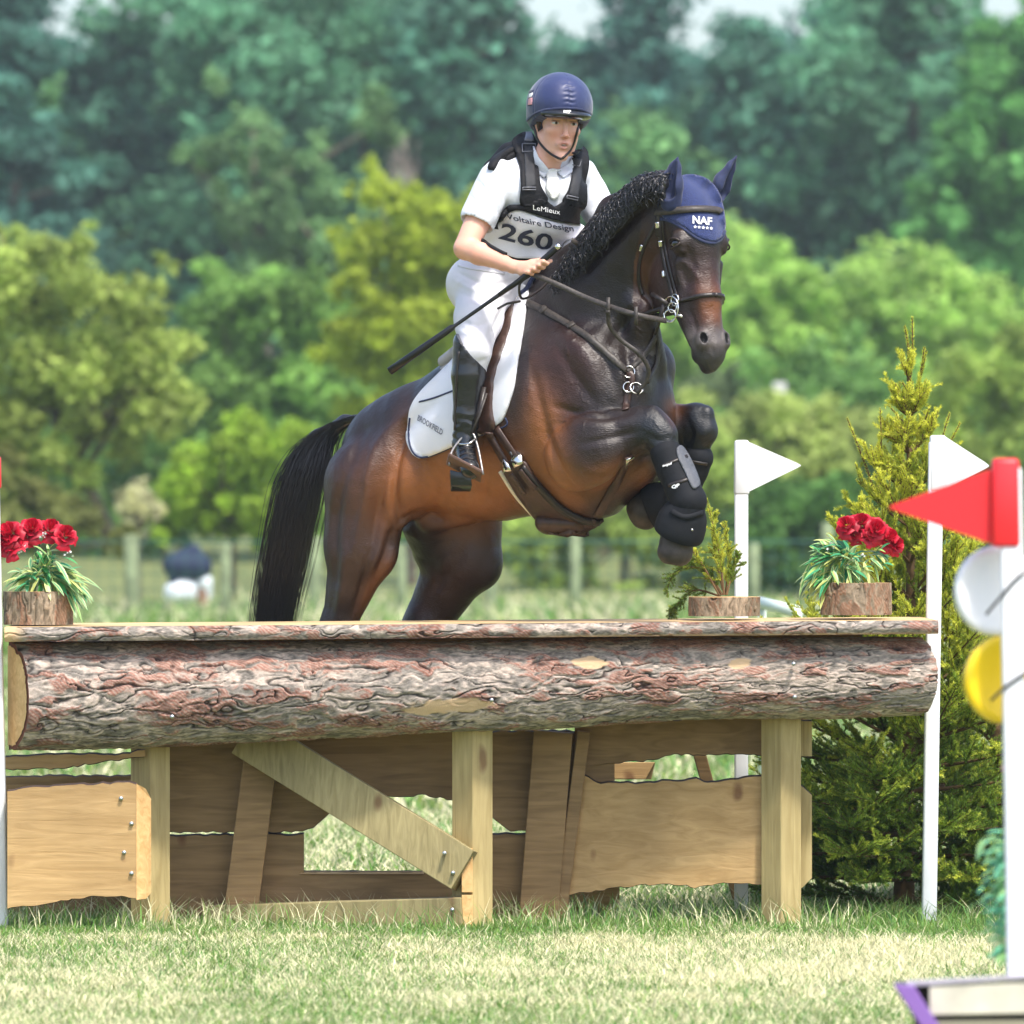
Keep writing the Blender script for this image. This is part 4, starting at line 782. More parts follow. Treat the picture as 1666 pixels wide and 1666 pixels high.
flag('blurred red pennant on a white post close at the right edge, pointing left', P(1643,748,Yr), (bx(1661,Yr),Yr,-.1), 36/pxm(Yr), (1612,1659,746,890), (1442,825,762,886,1616), M_red, Yr, thick=.008)
flag('white leaning post with a sliver of red pennant at the left edge', P(-15,735,.1), (bx(1,.1),.1,-.1), 26/428, (-22,2,742,795), (-100,770,745,793,-20), M_red, .1)
# discs and greenery fixed to the near post
def disc(label, cx, cy, rx, ry, Y, m, yawd, grp=None):
    R = ry/pxm(Y); root = empty('disc', P(cx,cy,Y), label, 'disc'); bm = bmesh.new(); n = 64; prof = [(0,.0),(.55,.0),(.80,-.010),(.93,-.014),(1.,-.006),(1.,.012),(.9,.016),(0,.016)]; V=[]; Fs=[]
    yw = math.radians(yawd)
    for k in range(n):
        a = 2*math.pi*k/n
        for (q, z) in prof[1:-1]:
            p = Vector((q*R*math.cos(a), z, q*R*math.sin(a))); V.append(Matrix.Rotation(yw,3,'Z') @ p)
    m_ = len(prof)-2
    for k in range(n):
        for j in range(m_-1): Fs.append((k*m_+j,((k+1)%n)*m_+j,((k+1)%n)*m_+j+1,k*m_+j+1))
    Fs.append(tuple(k*m_ for k in range(n))[::-1]); Fs.append(tuple(k*m_+m_-1 for k in range(n))); me = mesh_from('disc', V, Fs); b2 = bmesh.new(); b2.from_mesh(me); bmesh.ops.recalc_face_normals(b2, faces=b2.faces); b2.to_mesh(me); b2.free(); o = new_obj('plate', me, m, root); return root
d1 = disc('blurred white round plate tied behind the red flag post', 1622,962,80,73,Yr+.10, mat('white_plate', (.85,.86,.88), .35), 18)
d2 = disc('blurred yellow round plate tied behind the post under the white plate', 1636,1106,82,72,Yr+.10, mat('yellow_plate', (.85,.60,.012), .35), 18)
child('tie', tube_mesh([(spline([list(P(x,y,Yr-.035)) for x,y in ((1604,1000),(1625,975),(1650,945),(1668,930))],12), .004)],'tie'), M_leather, d1)
child('tie', tube_mesh([(spline([list(P(x,y,Yr-.035)) for x,y in ((1612,1140),(1635,1118),(1660,1100),(1675,1092))],12), .004)],'tie'), M_leather, d2)
gr = empty('artificial_flowers', P(1650,1450,Yr+.2), 'blurred green leaves and pink flowers behind the near white post', 'flowers'); g = np.random.default_rng(9); specs = []
for _ in range(240):
    x, y = 1652+g.normal()*16, g.uniform(1345,1560); x = x-14*math.exp(-((y-1460)/60)**2); d = Vector((-1+g.normal()*.6,g.normal()*.5,g.normal()*.6)); k = g.random(); cm = (.08,.42,.22) if k < .5 else (.22,.60,.22); specs.append((P(x,y,Yr+.2+g.uniform(-.04,.06)), d, (0,-.4,1), g.uniform(.03,.06), g.uniform(.006,.011), cm, (cm[0]*2.5+.05,cm[1]*1.3,cm[2]*1.6)))
foliage_tuft('leaves', specs, M_leafv, gr); MP = mat('pink_petal', (.75,.30,.40), .6, trans=.2)
for (x,y) in ((1640,1345),(1642,1390),(1645,1495),(1650,1525),(1636,1250)): blob_s = None; rose_ = rose('flower', P(x,y,Yr+.16), 9/pxm(Yr), int(y), gr); rose_.data.materials[0] = MP if y != 1345 else M_petal
child('stem', tube_mesh([([P(1655,1240,Yr+.2),P(1655,1620,Yr+.2)],[.006,.006])],'stem',6), mat('stem_green2', (.03,.12,.04), .6), gr)
# near table jump at the lower right corner
tb = empty('table_jump', Vector((bx(1640,Yr),Yr,0)), 'blurred corner of a near table jump with purple edge at the lower right', 'jump'); M_purple = mat('purple_paint', (.24,.12,.42), .55); M_greytop = mat('grey_top', (.42,.39,.46), .7, noise_amt=.15, noise_scale=20)
child('top', box_mesh([P(1476,1606,Yr-.9),P(1760,1588,Yr-.9),P(1760,1588,Yr+.1),P(1462,1606,Yr+.1),P(1474,1596,Yr-.9),P(1760,1580,Yr-.9),P(1760,1581,Yr+.1),P(1455,1598,Yr+.1)],'top',.004), M_greytop, tb, False)
def slabp(name, pts, Y, th, m): return child(name, box_mesh([P(*pts[0],Y),P(*pts[1],Y),P(*pts[1],Y+th),P(*pts[0],Y+th),P(*pts[3],Y),P(*pts[2],Y),P(*pts[2],Y+th),P(*pts[3],Y+th)],name,.003), m, tb, False)
Yt = Yr-.93
slabp('corner_board', [(1505,1680),(1535,1680),(1487,1604),(1452,1600)], Yt, .03, M_purple)
slabp('side_board', [(1512,1652),(1760,1648),(1760,1596),(1512,1604)], Yt+.035, .03, mat('cream_board', (.62,.58,.48), .7, noise_amt=.15, noise_scale=12)); slabp('side_board', [(1515,1720),(1760,1720),(1760,1658),(1515,1660)], Yt+.045, .03, mat('shaded_board', (.30,.28,.20), .8)); slabp('gap_shade_panel', [(1490,1690),(1760,1690),(1760,1592),(1480,1604)], Yt+.085, .02, mat('dark_gap', (.03,.025,.025), .9))  # lower board's shade and the dark gap behind are put into the colours
child('leg', box_mesh([Vector((bx(x,Yt+.2),y,0)) for x,y in ((1560,Yt+.12),(1600,Yt+.12),(1600,Yt+.2),(1560,Yt+.2))]+[Vector((bx(x,Yt+.2),y,.22)) for x,y in ((1560,Yt+.12),(1600,Yt+.12),(1600,Yt+.2),(1560,Yt+.2))],'leg',.004), W_post, tb, False)
child('leg', box_mesh([Vector((bx(x,Yr+.0),y,0)) for x,y in ((1560,Yr-.1),(1600,Yr-.1),(1600,Yr),(1560,Yr))]+[Vector((bx(x,Yr),y,.22)) for x,y in ((1560,Yr-.1),(1600,Yr-.1),(1600,Yr),(1560,Yr))],'leg',.004), W_post, tb, False)
# ================================================================== HORSE
HS = 413.0
HH = Vector((.83,-.56,0)).normalized(); HL = Vector((.56,.83,0)).normalized(); UP = Vector((0,0,1))
def Yc(px): return 1.02-(px-525)/415*.66
def B(px, py, lat=0):
    p0 = px-lat*HL.x*HS; return P(px, py, Yc(p0)+lat*HL.y)
MIRR = (np.array(B(800,700,0)), np.array(HL))
HF = Field((-1.02,-.75,.42), (.98,1.55,3.05), .0058)
px_ = lambda r: r/HS
hc = lambda a, b, ra, rb, k=.03, sq=None: HF.cone(B(*a), B(*b), px_(ra), px_(rb), k, (HL, sq) if sq else None)
# trunk
hc((668,738),(800,706),100,138,.03,.80); hc((800,706),(925,672),138,160,.03,.80)
hc((925,672),(975,672),155,128,.05,.80)
hc((835,580),(880,540),70,60,.05,.55); hc((700,700),(835,590),62,60,.06,.5)
hc((960,735),(1010,712),108,85,.04,.85)
# croup and quarters
hc((682,722),(640,738),94,86,.04,.95); hc((640,738),(612,716),70,34,.04,.8)
hc((655,770,-.13),(598,790,-.17),78,72,.04,.8); hc((715,760,.13),(655,780,.17),78,72,.04,.8)
hc((598,790,-.17),(588,885,-.18),74,66,.03,.72); hc((588,885,-.18),(610,905,-.19),55,28,.04,.8)
hc((588,895,-.18),(552,1012,-.17),56,30,.03,.75)
HF.chain([B(552,1012,-.17),B(505,1105,-.16),B(500,1118,-.16)],[px_(30),px_(20),px_(23)],.02)
HF.chain([B(500,1115,-.16),B(462,1195,-.15),B(450,1228,-.15)],[px_(20),px_(14),px_(19)],.02)
HF.chain([B(450,1228,-.15),B(462,1262,-.15)],[px_(16),px_(15)],.02)
hc((740,800,.17),(755,900,.18),88,66,.03,.72); hc((755,900,.18),(786,925,.19),60,30,.04,.8)
hc((752,905,.18),(697,1008,.17),62,40,.03,.75)
HF.chain([B(697,1008,.17),B(640,1085,.16),B(628,1098,.16)],[px_(38),px_(22),px_(24)],.02)
HF.chain([B(628,1095,.16),B(598,1180,.15),B(590,1212,.15)],[px_(20),px_(14),px_(19)],.02)
HF.chain([B(590,1212,.15),B(602,1242,.15)],[px_(16),px_(15)],.02)
hc((700,850,.08),(702,893,.13),52,34,.04,.8); HF.cone(B(700,845,-.02),B(760,840,-.02),px_(22),px_(14),.04)      # sheath
HF.cone(B(638,790,-.21),B(650,845,-.19),px_(18),px_(10),.05)      # flank fold
# shoulders and chest
hc((945,610,-.15),(955,700,-.17),84,76,.03,.62); hc((965,560,-.10),(945,630,-.14),55,70,.04,.6)
hc((1010,625,-.10),(1012,690,-.11),56,48,.03,.8)
hc((1000,560,.10),(1045,600,.13),55,50,.04,.8); hc((1048,600,.13),(1045,650,.13),50,44,.03,.9)
HF.cone(B(1022,585,.02)-HH*(-.10),B(1024,665,.02)-HH*(-.11),px_(10),px_(10),.03,sub=True)
hc((1040,700,.14),(1000,740,.1),60,70,.04,.8)
# near foreleg
hc((938,742,-.26),(962,730,-.27),56,58,.010,.60); hc((962,730,-.25),(1030,700,-.21),56,33,.014,.72)
hc((940,690,-.25),(1035,684,-.20),20,18,.016,.9); hc((955,765,-.25),(1020,722,-.21),28,18,.012,.8)
kn = B(1066,699,-.18); ft = B(1120,812,-.18)
HF.chain([B(1030,700,-.19),B(1060,694,-.18)],[px_(32),px_(29)],.02); HF.cone(B(1046,688,-.185),B(1078,706,-.18),px_(26),px_(22),.012); HF.cone(B(1062,672,-.18),B(1092,706,-.18),px_(12),px_(9),.02)
HF.chain([B(1070,705,-.18),B(1090,748,-.18),B(1108,785,-.18),ft],[px_(28),px_(19),px_(17),px_(24)],.02)
HF.chain([ft,B(1112,845,-.17),B(1102,868,-.17)],[px_(20),px_(18),px_(28)],.02)
# far foreleg
hc((1045,735,.14),(1080,705,.15),55,45,.025,.75)
kf = B(1139,694,.15)
HF.chain([B(1080,705,.15),B(1112,690,.15),B(1134,688,.15)],[px_(42),px_(30),px_(26)],.02); HF.cone(B(1132,680,.14),B(1146,702,.14),px_(24),px_(22),.012); HF.cone(B(1118,672,.13),B(1150,672,.14),px_(12),px_(12),.02)
HF.chain([kf,B(1134,748,.15),B(1118,785,.14),B(1108,802,.14)],[px_(25),px_(17),px_(16),px_(23)],.02)
HF.chain([B(1108,802,.14),B(1085,815,.12),B(1066,822,.11)],[px_(19),px_(19),px_(26)],.02)
# neck
def NP(px, py, Y): return P(px, py, Y)
NQ = (Vector((.72,.69,0)).normalized(), .58)
nk = [NP(915,590,.40),NP(955,500,.33),NP(1008,425,.22),NP(1060,362,.08),NP(1090,335,.02)]
for i,(ra,rb) in enumerate(((125,104),(104,77),(77,58),(58,50))): HF.cone(nk[i],nk[i+1],px_(ra),px_(rb),.035,(NQ[0],NQ[1]))
HF.cone(NP(925,455,.33),NP(1000,345,.12),px_(30),px_(24),.05); HF.cone(NP(1000,345,.12),NP(1075,300,.0),px_(24),px_(22),.04)
HF.cone(NP(1040,500,.12),NP(1050,590,.18),px_(26),px_(34),.04)
# ---- head in its own frame: f out of the forehead, l to the left ear, d down the face
hy = math.radians(61); fh = Vector((math.cos(hy),-math.sin(hy),0)); LV = Vector((math.sin(hy),math.cos(hy),0))
tl = math.radians(12); DV = (-UP*math.cos(tl)+fh*math.sin(tl)).normalized(); FV = (fh*math.cos(tl)+UP*math.sin(tl)).normalized()
HO = P(1127,309,-.02)
def HD(f, l, d): return HO+(FV*f+LV*l+DV*d)*1.05
ax3 = (FV, LV, DV)
HF.ell(HD(-.035,0,.10),ax3,(.095,.088,.13),.03)
HF.ell(HD(-.01,0,.18),ax3,(.085,.098,.12),.03)
for s in (-1,1):
    HF.ell(HD(-.150,s*.060,.275),ax3,(.150,.042,.155),.012)
    HF.ell(HD(.006,s*.083,.200),ax3,(.046,.032,.040),.022)           # orbit
    HF.cone(HD(.03,s*.088,.17),HD(-.015,s*.094,.172),.013,.011,.012); HF.cone(HD(.03,s*.088,.235),HD(-.01,s*.094,.228),.008,.008,.012)
    HF.cone(HD(-.015,s*.085,.27),HD(-.03,s*.060,.43),.016,.010,.015)     # facial crest
    HF.cone(HD(-.06,s*.05,.40),HD(-.03,s*.045,.54),.045,.03,.03)
HF.cone(HD(-.01,0,.20),HD(.004,0,.40),.083,.057,.03,(LV,1.0))
HF.cone(HD(.004,0,.40),HD(.004,0,.57),.056,.052,.03,(LV,1.04))
HF.cone(HD(-.045,0,.38),HD(-.03,0,.56),.065,.048,.03)
HF.ell(HD(-.008,0,.598),ax3,(.058,.062,.068),.03)
HF.cone(HD(-.15,0,.36),HD(-.085,0,.54),.055,.034,.03); HF.ell(HD(-.068,0,.592),ax3,(.034,.036,.040),.015)
HF.cone(HD(-.030,0,.645),HD(-.005,0,.650),.030,.026,.012)
for s in (-1,1):
    HF.ell(HD(.024,s*.044,.562),ax3,(.034,.026,.040),.012)
    HF.ell(HD(.046,s*.050,.558),(FV+LV*s*.7,LV*s-FV*.7,DV+LV*s*.25),(.026,.0125,.021),.004,True); HF.cone(HD(.030,s*.062,.540),HD(.028,s*.064,.580),.007,.006,.006)
    HF.cone(HD(-.040,s*.066,.50),HD(-.046,s*.045,.62),.006,.006,.008,sub=True)
    HF.cone(HD(-.035,s*.105,.17),HD(-.03,s*.098,.235),.012,.008,.03,sub=True)
    HF.ell(HD(.006,s*.114,.203),ax3,(.026,.018,.015),.006,sub=True)
HF.cone(HD(.075,0,.60),HD(.06,0,.64),.006,.006,.02,sub=True)
hme = HF.mesh('horse_body', 3, .5); del HF
_V = np.empty(len(hme.vertices)*3, np.float32); hme.vertices.foreach_get('co', _V); _V = _V.reshape(-1,3)
# veins: fine raised lines under the skin of shoulder, neck and face
def veins(V):
    p = V*np.array([9,9,9]); n1 = fbm(p+fbm(p*.7,2,5)[:,None]*.8, 3, 3); return np.exp(-(n1/.018)**2)
X, Yp = to_px(_V); z = _V[:,2]
reg = sstep(X,870,930)*(1-sstep(X,1060,1100))*(1-sstep(Yp,690,760))*sstep(Yp,430,480)
_nr = np.empty(len(_V)*3, np.float32); hme.vertices.foreach_get('normal', _nr); _nr = _nr.reshape(-1,3)
ve = veins(_V)*sstep(fbm(_V*5,2,9),-.15,.2)
_V2 = brush(_V.astype(float), _nr, [
    ([(690,650),(622,715),(602,765),(592,830),(572,905)],9,0.0153), ([(655,690),(628,760),(615,830),(604,900)],10,-0.0204), ([(715,655),(668,692),(647,745),(640,800),(652,852)],9,-0.0306),
    ([(592,700),(556,775),(542,860),(548,945)],10,-0.0204), ([(575,720),(545,800),(530,880)],8,0.0128), ([(560,895),(558,955),(548,1010)],9,0.0179), ([(600,900),(590,950),(572,1005)],8,-0.0179),
    ([(652,850),(690,838),(725,848)],8,-0.0229), ([(640,860),(628,905),(608,945)],9,-0.0255), ([(700,760),(760,800),(850,825)],16,-0.0102), ([(735,770),(725,810)],7,-0.0068),([(765,775),(755,818)],7,-0.0068),([(795,780),(785,822)],7,-0.0068),
    ([(878,482),(930,532),(985,590),(1016,655)],10,-.010), ([(900,520),(945,575),(980,640)],16,.009), ([(905,560),(935,612),(968,655)],9,-.009), ([(862,590),(884,675),(902,740),(930,788),(966,803)],9,-.014), ([(880,640),(900,700),(925,760)],12,.007),
    ([(905,662),(945,674),(985,677),(1028,668)],7,-.013), ([(935,695),(985,692),(1030,684)],9,.006), ([(945,722),(995,712),(1040,702)],6,-.007), ([(965,806),(1005,788),(1035,748),(1062,738)],8,-.014), ([(930,745),(960,770),(1000,765)],12,.007),
    ([(1020,560),(1024,610),(1020,662)],8,-.016), ([(1062,560),(1076,600),(1070,640)],8,-.008), ([(1000,560),(1005,610),(995,655)],10,.007), ([(1045,600),(1050,640)],10,.006),
    ([(1048,482),(1015,530),(985,578)],9,-.012), ([(1025,470),(985,530),(945,570)],14,.007), ([(935,462),(985,400),(1050,335)],8,-.009), ([(960,470),(1005,410),(1045,370)],14,.006), ([(1032,385),(1026,440),(1040,495)],8,-.009), ([(1005,500),(960,535),(915,545)],10,-.006),
    ([(1052,368),(1037,420),(1043,470),(1064,494)],5,-.010), ([(1078,400),(1064,440),(1076,478)],10,.004), ([(1092,414),(1120,432),(1136,456)],5,.006), ([(1100,430),(1118,460)],7,-.006), ([(1112,385),(1124,420),(1128,452)],7,-.006), ([(1140,400),(1148,470)],8,-.003),
    ([(1122,500),(1132,535),(1136,575)],4,-.004), ([(1158,560),(1162,582)],3,-.004), ([(1135,470),(1145,520)],7,.003),
    ([(1045,680),(1060,668),(1085,690)],7,.004), ([(1050,705),(1070,716),(1088,712)],6,-.006), ([(1118,680),(1125,705),(1120,730)],5,-.006), ([(1150,668),(1158,700)],6,.004), ([(1128,712),(1148,716),(1165,705)],5,-.005),
    ([(760,880),(740,920),(705,960)],10,-.008), ([(800,880),(800,930),(770,970)],9,.005), ([(690,905),(715,940),(690,1000)],9,-.006)])
_V2 = _V2 + _nr*(ve*reg*.0042)[:,None] + _nr*(fbm(_V*14,3,21)*.0014)[:,None]
hme.vertices.foreach_set('co', _V2.ravel().astype(np.float32)); hme.update()
# coat colours
dark = np.array([.006,.0045,.0048]); seal = np.array([.015,.0078,.0065]); red = np.array([.050,.0145,.007]); tan = np.array([.24,.083,.020]); blk = np.array([.008,.009,.012])
def blob(cx, cy, rx, ry, a=0):
    c, s = math.cos(math.radians(a)), math.sin(math.radians(a)); u = ((X-cx)*c+(Yp-cy)*s)/rx; v = (-(X-cx)*s+(Yp-cy)*c)/ry
    return np.exp(-(u*u+v*v)**1.3)
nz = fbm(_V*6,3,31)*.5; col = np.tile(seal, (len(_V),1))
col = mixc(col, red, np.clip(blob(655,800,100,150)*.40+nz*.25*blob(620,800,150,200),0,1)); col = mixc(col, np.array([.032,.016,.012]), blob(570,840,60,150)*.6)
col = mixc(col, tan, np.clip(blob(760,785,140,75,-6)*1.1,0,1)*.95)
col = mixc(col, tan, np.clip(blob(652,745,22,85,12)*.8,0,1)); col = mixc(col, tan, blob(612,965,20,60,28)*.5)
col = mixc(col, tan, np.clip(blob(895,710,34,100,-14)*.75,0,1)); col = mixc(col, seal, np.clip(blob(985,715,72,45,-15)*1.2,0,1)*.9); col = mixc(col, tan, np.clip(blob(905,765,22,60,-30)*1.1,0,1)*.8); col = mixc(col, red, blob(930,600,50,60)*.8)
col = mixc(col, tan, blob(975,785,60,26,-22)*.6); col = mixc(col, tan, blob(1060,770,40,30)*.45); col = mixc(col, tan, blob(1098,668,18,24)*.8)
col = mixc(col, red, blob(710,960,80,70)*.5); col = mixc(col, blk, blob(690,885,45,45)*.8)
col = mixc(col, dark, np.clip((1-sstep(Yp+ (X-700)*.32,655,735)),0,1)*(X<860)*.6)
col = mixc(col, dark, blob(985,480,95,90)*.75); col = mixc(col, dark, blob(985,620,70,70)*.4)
# head
hp = (_V-np.array(HO)); hf = hp@np.array(FV); hl = hp@np.array(LV); hd = hp@np.array(DV); hm = ((hd>-.05)&(hd<.72)&(np.abs(hl)<.16)&(hf>-.30)&(z>2.0)&(X>1030))
g = lambda a,b,c,ra,rc: hm*np.exp(-((hf-a)/ra)**2-((hd-c)/rc)**2)
col = mixc(col, seal, hm*1.0*(hd<.60)); col = mixc(col, red, g(-.17,0,.27,.11,.16)*.75); col = mixc(col, tan, g(-.27,0,.12,.06,.14)*.8)
col = mixc(col, red, g(.06,0,.45,.05,.13)*1.0); col = mixc(col, tan, g(.07,0,.47,.03,.08)*.45)
col = mixc(col, np.array([.085,.07,.065]), hm*sstep(hd,.51,.58)*(1-sstep(hd,.60,.66)))
col = mixc(col, np.array([.03,.027,.028]), hm*sstep(hd,.60,.66)); col = mixc(col, blk*.4, hm*np.exp(-((hf-.040)/.022)**4-((np.abs(hl)-.050)/.016)**4-((hd-.586)/.024)**4)); col = mixc(col, np.array([.07,.05,.04]), hm*np.exp(-((hf-.03)/.04)**2-((hd-.175)/.02)**2)*.6)
# legs
col = mixc(col, blk, np.clip(blob(1066,705,34,44)*1.3,0,1)); col = mixc(col, blk, sstep(X,1045,1075)*sstep(Yp,690,720)*(X<1180)); col = mixc(col, blk, np.clip(blob(1145,705,36,60)*1.4,0,1))
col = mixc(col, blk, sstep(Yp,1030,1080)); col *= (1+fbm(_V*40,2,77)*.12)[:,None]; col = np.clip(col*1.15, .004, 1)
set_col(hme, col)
def coat_material():
    m = mat('bay_coat', rough=.38, attr='col', spec=.5); nt = m.node_tree; n = nt.nodes; b = n['Principled BSDF']
    tc = n.new('ShaderNodeTexCoord'); nz = n.new('ShaderNodeTexNoise'); nz.inputs['Scale'].default_value = 9; nz.inputs['Detail'].default_value = 5; nt.links.new(tc.outputs['Object'], nz.inputs['Vector'])
    mr = n.new('ShaderNodeMapRange'); mr.inputs['From Min'].default_value=.35; mr.inputs['From Max'].default_value=.65; mr.inputs['To Min'].default_value=.30; mr.inputs['To Max'].default_value=.50
    nt.links.new(nz.outputs['Fac'], mr.inputs['Value']); nt.links.new(mr.outputs[0], b.inputs['Roughness'])
    n2 = n.new('ShaderNodeTexNoise'); n2.inputs['Scale'].default_value = 260; n2.inputs['Detail'].default_value = 3; mp = n.new('ShaderNodeMapping'); mp.inputs['Scale'].default_value=(.35,1,1)
    nt.links.new(tc.outputs['Object'], mp.inputs[0]); nt.links.new(mp.outputs[0], n2.inputs['Vector'])
    n3 = n.new('ShaderNodeTexNoise'); n3.inputs['Scale'].default_value = 26; n3.inputs['Detail'].default_value = 4; nt.links.new(tc.outputs['Object'], n3.inputs['Vector'])
    b1 = n.new('ShaderNodeBump'); b1.inputs['Distance'].default_value=.0022; nt.links.new(n2.outputs['Fac'], b1.inputs['Height'])
    b2 = n.new('ShaderNodeBump'); b2.inputs['Distance'].default_value=.006; b2.inputs['Strength'].default_value=.7; nt.links.new(n3.outputs['Fac'], b2.inputs['Height']); nt.links.new(b1.outputs[0], b2.inputs['Normal'])
    nt.links.new(b2.outputs[0], b.inputs['Normal']); return m
M_coat = coat_material()
horse = empty('horse', B(800,700)-UP*1.1, 'dark bay horse leaping over the log jump with forelegs tucked up', 'horse')
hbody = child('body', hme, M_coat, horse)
HB = world_bvh(hbody)
# ------------------------------------------------------------------ horse's own parts: eyes, ears, hooves, tail, mane
def blob_obj(name, c, axes, rad, m, parent, seg=24):
    bm = bmesh.new(); bmesh.ops.create_uvsphere(bm, u_segments=seg, v_segments=seg//2, radius=1)
    A = [Vector(a).normalized() for a in axes]
    for v in bm.verts: v.co = Vector(c)+A[0]*v.co.x*rad[0]+A[1]*v.co.y*rad[1]+A[2]*v.co.z*rad[2]
    me = bpy.data.meshes.new(name); bm.to_mesh(me); bm.free(); return child(name, me, m, parent)
def at_px(px, py, off=.01, Y=None):
    q, n = hit(px, py, HB, Y); return q+n*off
for s in (-1,1): 
    e_ = blob_obj('eye', HD(.006,s*.095,.203), ax3, (.027,.0215,.0195), M_eye, horse)
    lid = mat('eyelid', (.030,.018,.014), .5)
    for (k, z0, zz) in ((1, -.019, .203), (-1, .017, .203)):
        child('eyelid', tube_mesh([([HD(.006+.030*math.cos(a), s*(.097+.020*math.sin(a)), zz+z0*math.sin(a)**.8) for a in np.linspace(.05,math.pi-.05,16)], .0038)], 'eyelid', 8), lid, horse)
# hooves
def hoof(a, b, ra, rb):
    f = Field(np.minimum(a,b)-.09, np.maximum(a,b)+.09, .003); ax = (Vector(b)-Vector(a)).normalized()
    ax3_ = (ax, ax.orthogonal(), ax.cross(ax.orthogonal())); f.ell(Vector(a).lerp(b,.6), ax3_, (ra*1.25,ra,ra), .01); f.ell(b, ax3_, (rb*.7,rb*.92,rb*.92), .01); f.half(Vector(b)+ax*rb*.6, ax); return child('hoof', f.mesh('hoof', 1), M_hoof, horse)
hoof(B(1104,862,-.17), B(1098,900,-.175), px_(27), px_(30)); hoof(B(1062,824,.11), B(1046,832,.10), px_(28), px_(33))
hoof(B(456,1245,-.15), B(474,1285,-.15), px_(20), px_(26)); hoof(B(596,1225,.15), B(614,1265,.15), px_(20), px_(26))
# tail: a solid heart of hair with loose strands over it
tg = [(604,678,.02),(560,686,.02),(518,718,.02),(494,775,.0),(476,850,-.01),(460,930,-.01),(446,1010,-.01),(440,1090,0),(436,1160,0)]
trad = [13,17,29,38,38,36,32,24,10]
tf = Field(B(380,1200,-.2)-Vector((0,.35,0)), B(640,650,.2)+Vector((0,.35,0)), .008)
for i in range(len(tg)-1): tf.cone(B(*tg[i]), B(*tg[i+1]), px_(trad[i])*(.6+.035*i), px_(trad[i+1])*(.6+.035*i), .02, (HL,.6))
tail = child('tail', tf.mesh('tail', 4), M_hair, horse)
def strands(guides, radii, n, m, name, r0=.0011, frizz=.006, squash=.6, seg=22, stick=.25, start=None, core=.5):
    V = []; Fc = []; o = 0
    for k in range(n):
        a = rng.uniform(0, 2*math.pi); q = core+(1-core)*rng.random()**.6; st = rng.uniform(0,.30) if rng.random() < .5 else rng.uniform(0,.08); en = min(1, rng.uniform(.72,1.05)); ph = rng.uniform(0,6,3); wild = 1+stick*(rng.random()**6)*2
        sp = spline(guides, 60); T = np.linspace(st, en, seg); pts = []
        for t in T:
            c = sp[min(59, int(t*59))]*(1-(t*59)%1)+sp[min(59, int(t*59)+1)]*((t*59)%1); r = np.interp(t, np.linspace(0,1,len(radii)), radii)
            rr = r*q*wild; d = np.array(HL)*math.cos(a)*squash*rr + np.array(HH)*math.sin(a)*rr*.9 + np.array([0,0,.25])*math.sin(a)*rr
            pts.append(c+d+np.array([math.sin(ph[0]+t*9), math.sin(ph[1]+t*7), math.sin(ph[2]+t*8)])*frizz)
        p = np.array(pts); rad = r0*np.linspace(1,.35,seg); tt = np.gradient(p, axis=0); tt /= np.linalg.norm(tt,axis=1)[:,None]
        s = np.cross(tt, [0,1,.1]); s /= np.linalg.norm(s,axis=1)[:,None]+1e-9; u = np.cross(tt, s)
        ring = np.stack([p+s*rad[:,None], p-s*rad[:,None]*.5+u*rad[:,None]*.87, p-s*rad[:,None]*.5-u*rad[:,None]*.87],1).reshape(-1,3)
        i = np.arange(seg-1)[:,None]*3; f = np.concatenate([np.concatenate([i+j, i+(j+1)%3, i+3+(j+1)%3, i+3+j],1) for j in range(3)])
        V.append(ring); Fc.append(f+o); o += len(ring)
    return np_mesh(name, np.concatenate(V), np.concatenate(Fc))
g3 = [B(*q) for q in tg]
child('tail_hair', strands([list(v) for v in g3], [px_(r)*1.12 for r in trad[:-2]]+[px_(34),px_(22)], 1700, M_hair, 'tail_hair', stick=.35, r0=.0014), M_hair, tail)
# mane: curly locks along the crest
crest = [NP(912,455,.30),NP(938,420,.25),NP(967,384,.18),NP(997,349,.11),NP(1028,318,.05),NP(1055,296,-.02),NP(1082,292,-.06)]
cs = spline([list(v) for v in crest], 60); mr_ = np.interp(np.linspace(0,1,60), [0,.15,.5,.8,1], [10,18,22,18,12])/HS
mf = Field(cs.min(0)-.15, cs.max(0)+.15, .006)
for i in range(0,59,2): mf.ell(cs[i]+np.array([.0,-.02,-.01]), (LV,FV,UP), (mr_[i]*.75,mr_[i]*.7,mr_[i]*.8), .02)
mane = child('mane', mf.mesh('mane', 2), M_hair, horse)
paths = []
for k in range(2000):
    i = rng.integers(0,60); a = rng.uniform(-1.5,2.6); r = mr_[i]; t_ = cs[min(i+1,59)]-cs[max(i-1,0)]; t_ /= np.linalg.norm(t_)
    nrm = np.cross(t_, np.array(NQ[0])); nrm *= np.sign(nrm[2]); o = cs[i]+np.array([0,-.02,-.01]); out = nrm*math.cos(a)-np.array(NQ[0])*math.sin(a)
    n = 16; L = rng.uniform(.015,.062); cr = rng.uniform(.006,.014); ph = rng.uniform(0,6.3); tw = rng.uniform(1.,2.6); drop = rng.uniform(.01,.05); p = []
    for j in range(n):
        u = j/(n-1); th = ph+u*tw*6.28; p.append(o+out*(r*.8+L*u*.50)-np.array([0,0,1])*drop*u*u+t_*L*.5*u*math.sin(ph)+(t_*math.cos(th)+np.cross(t_,out)*math.sin(th))*cr*min(1,u*3))
    paths.append((p, np.linspace(.0038,.0014,n)))
child('mane_curls', tube_mesh(paths, 'mane_curls', 4, False), M_hair, mane)

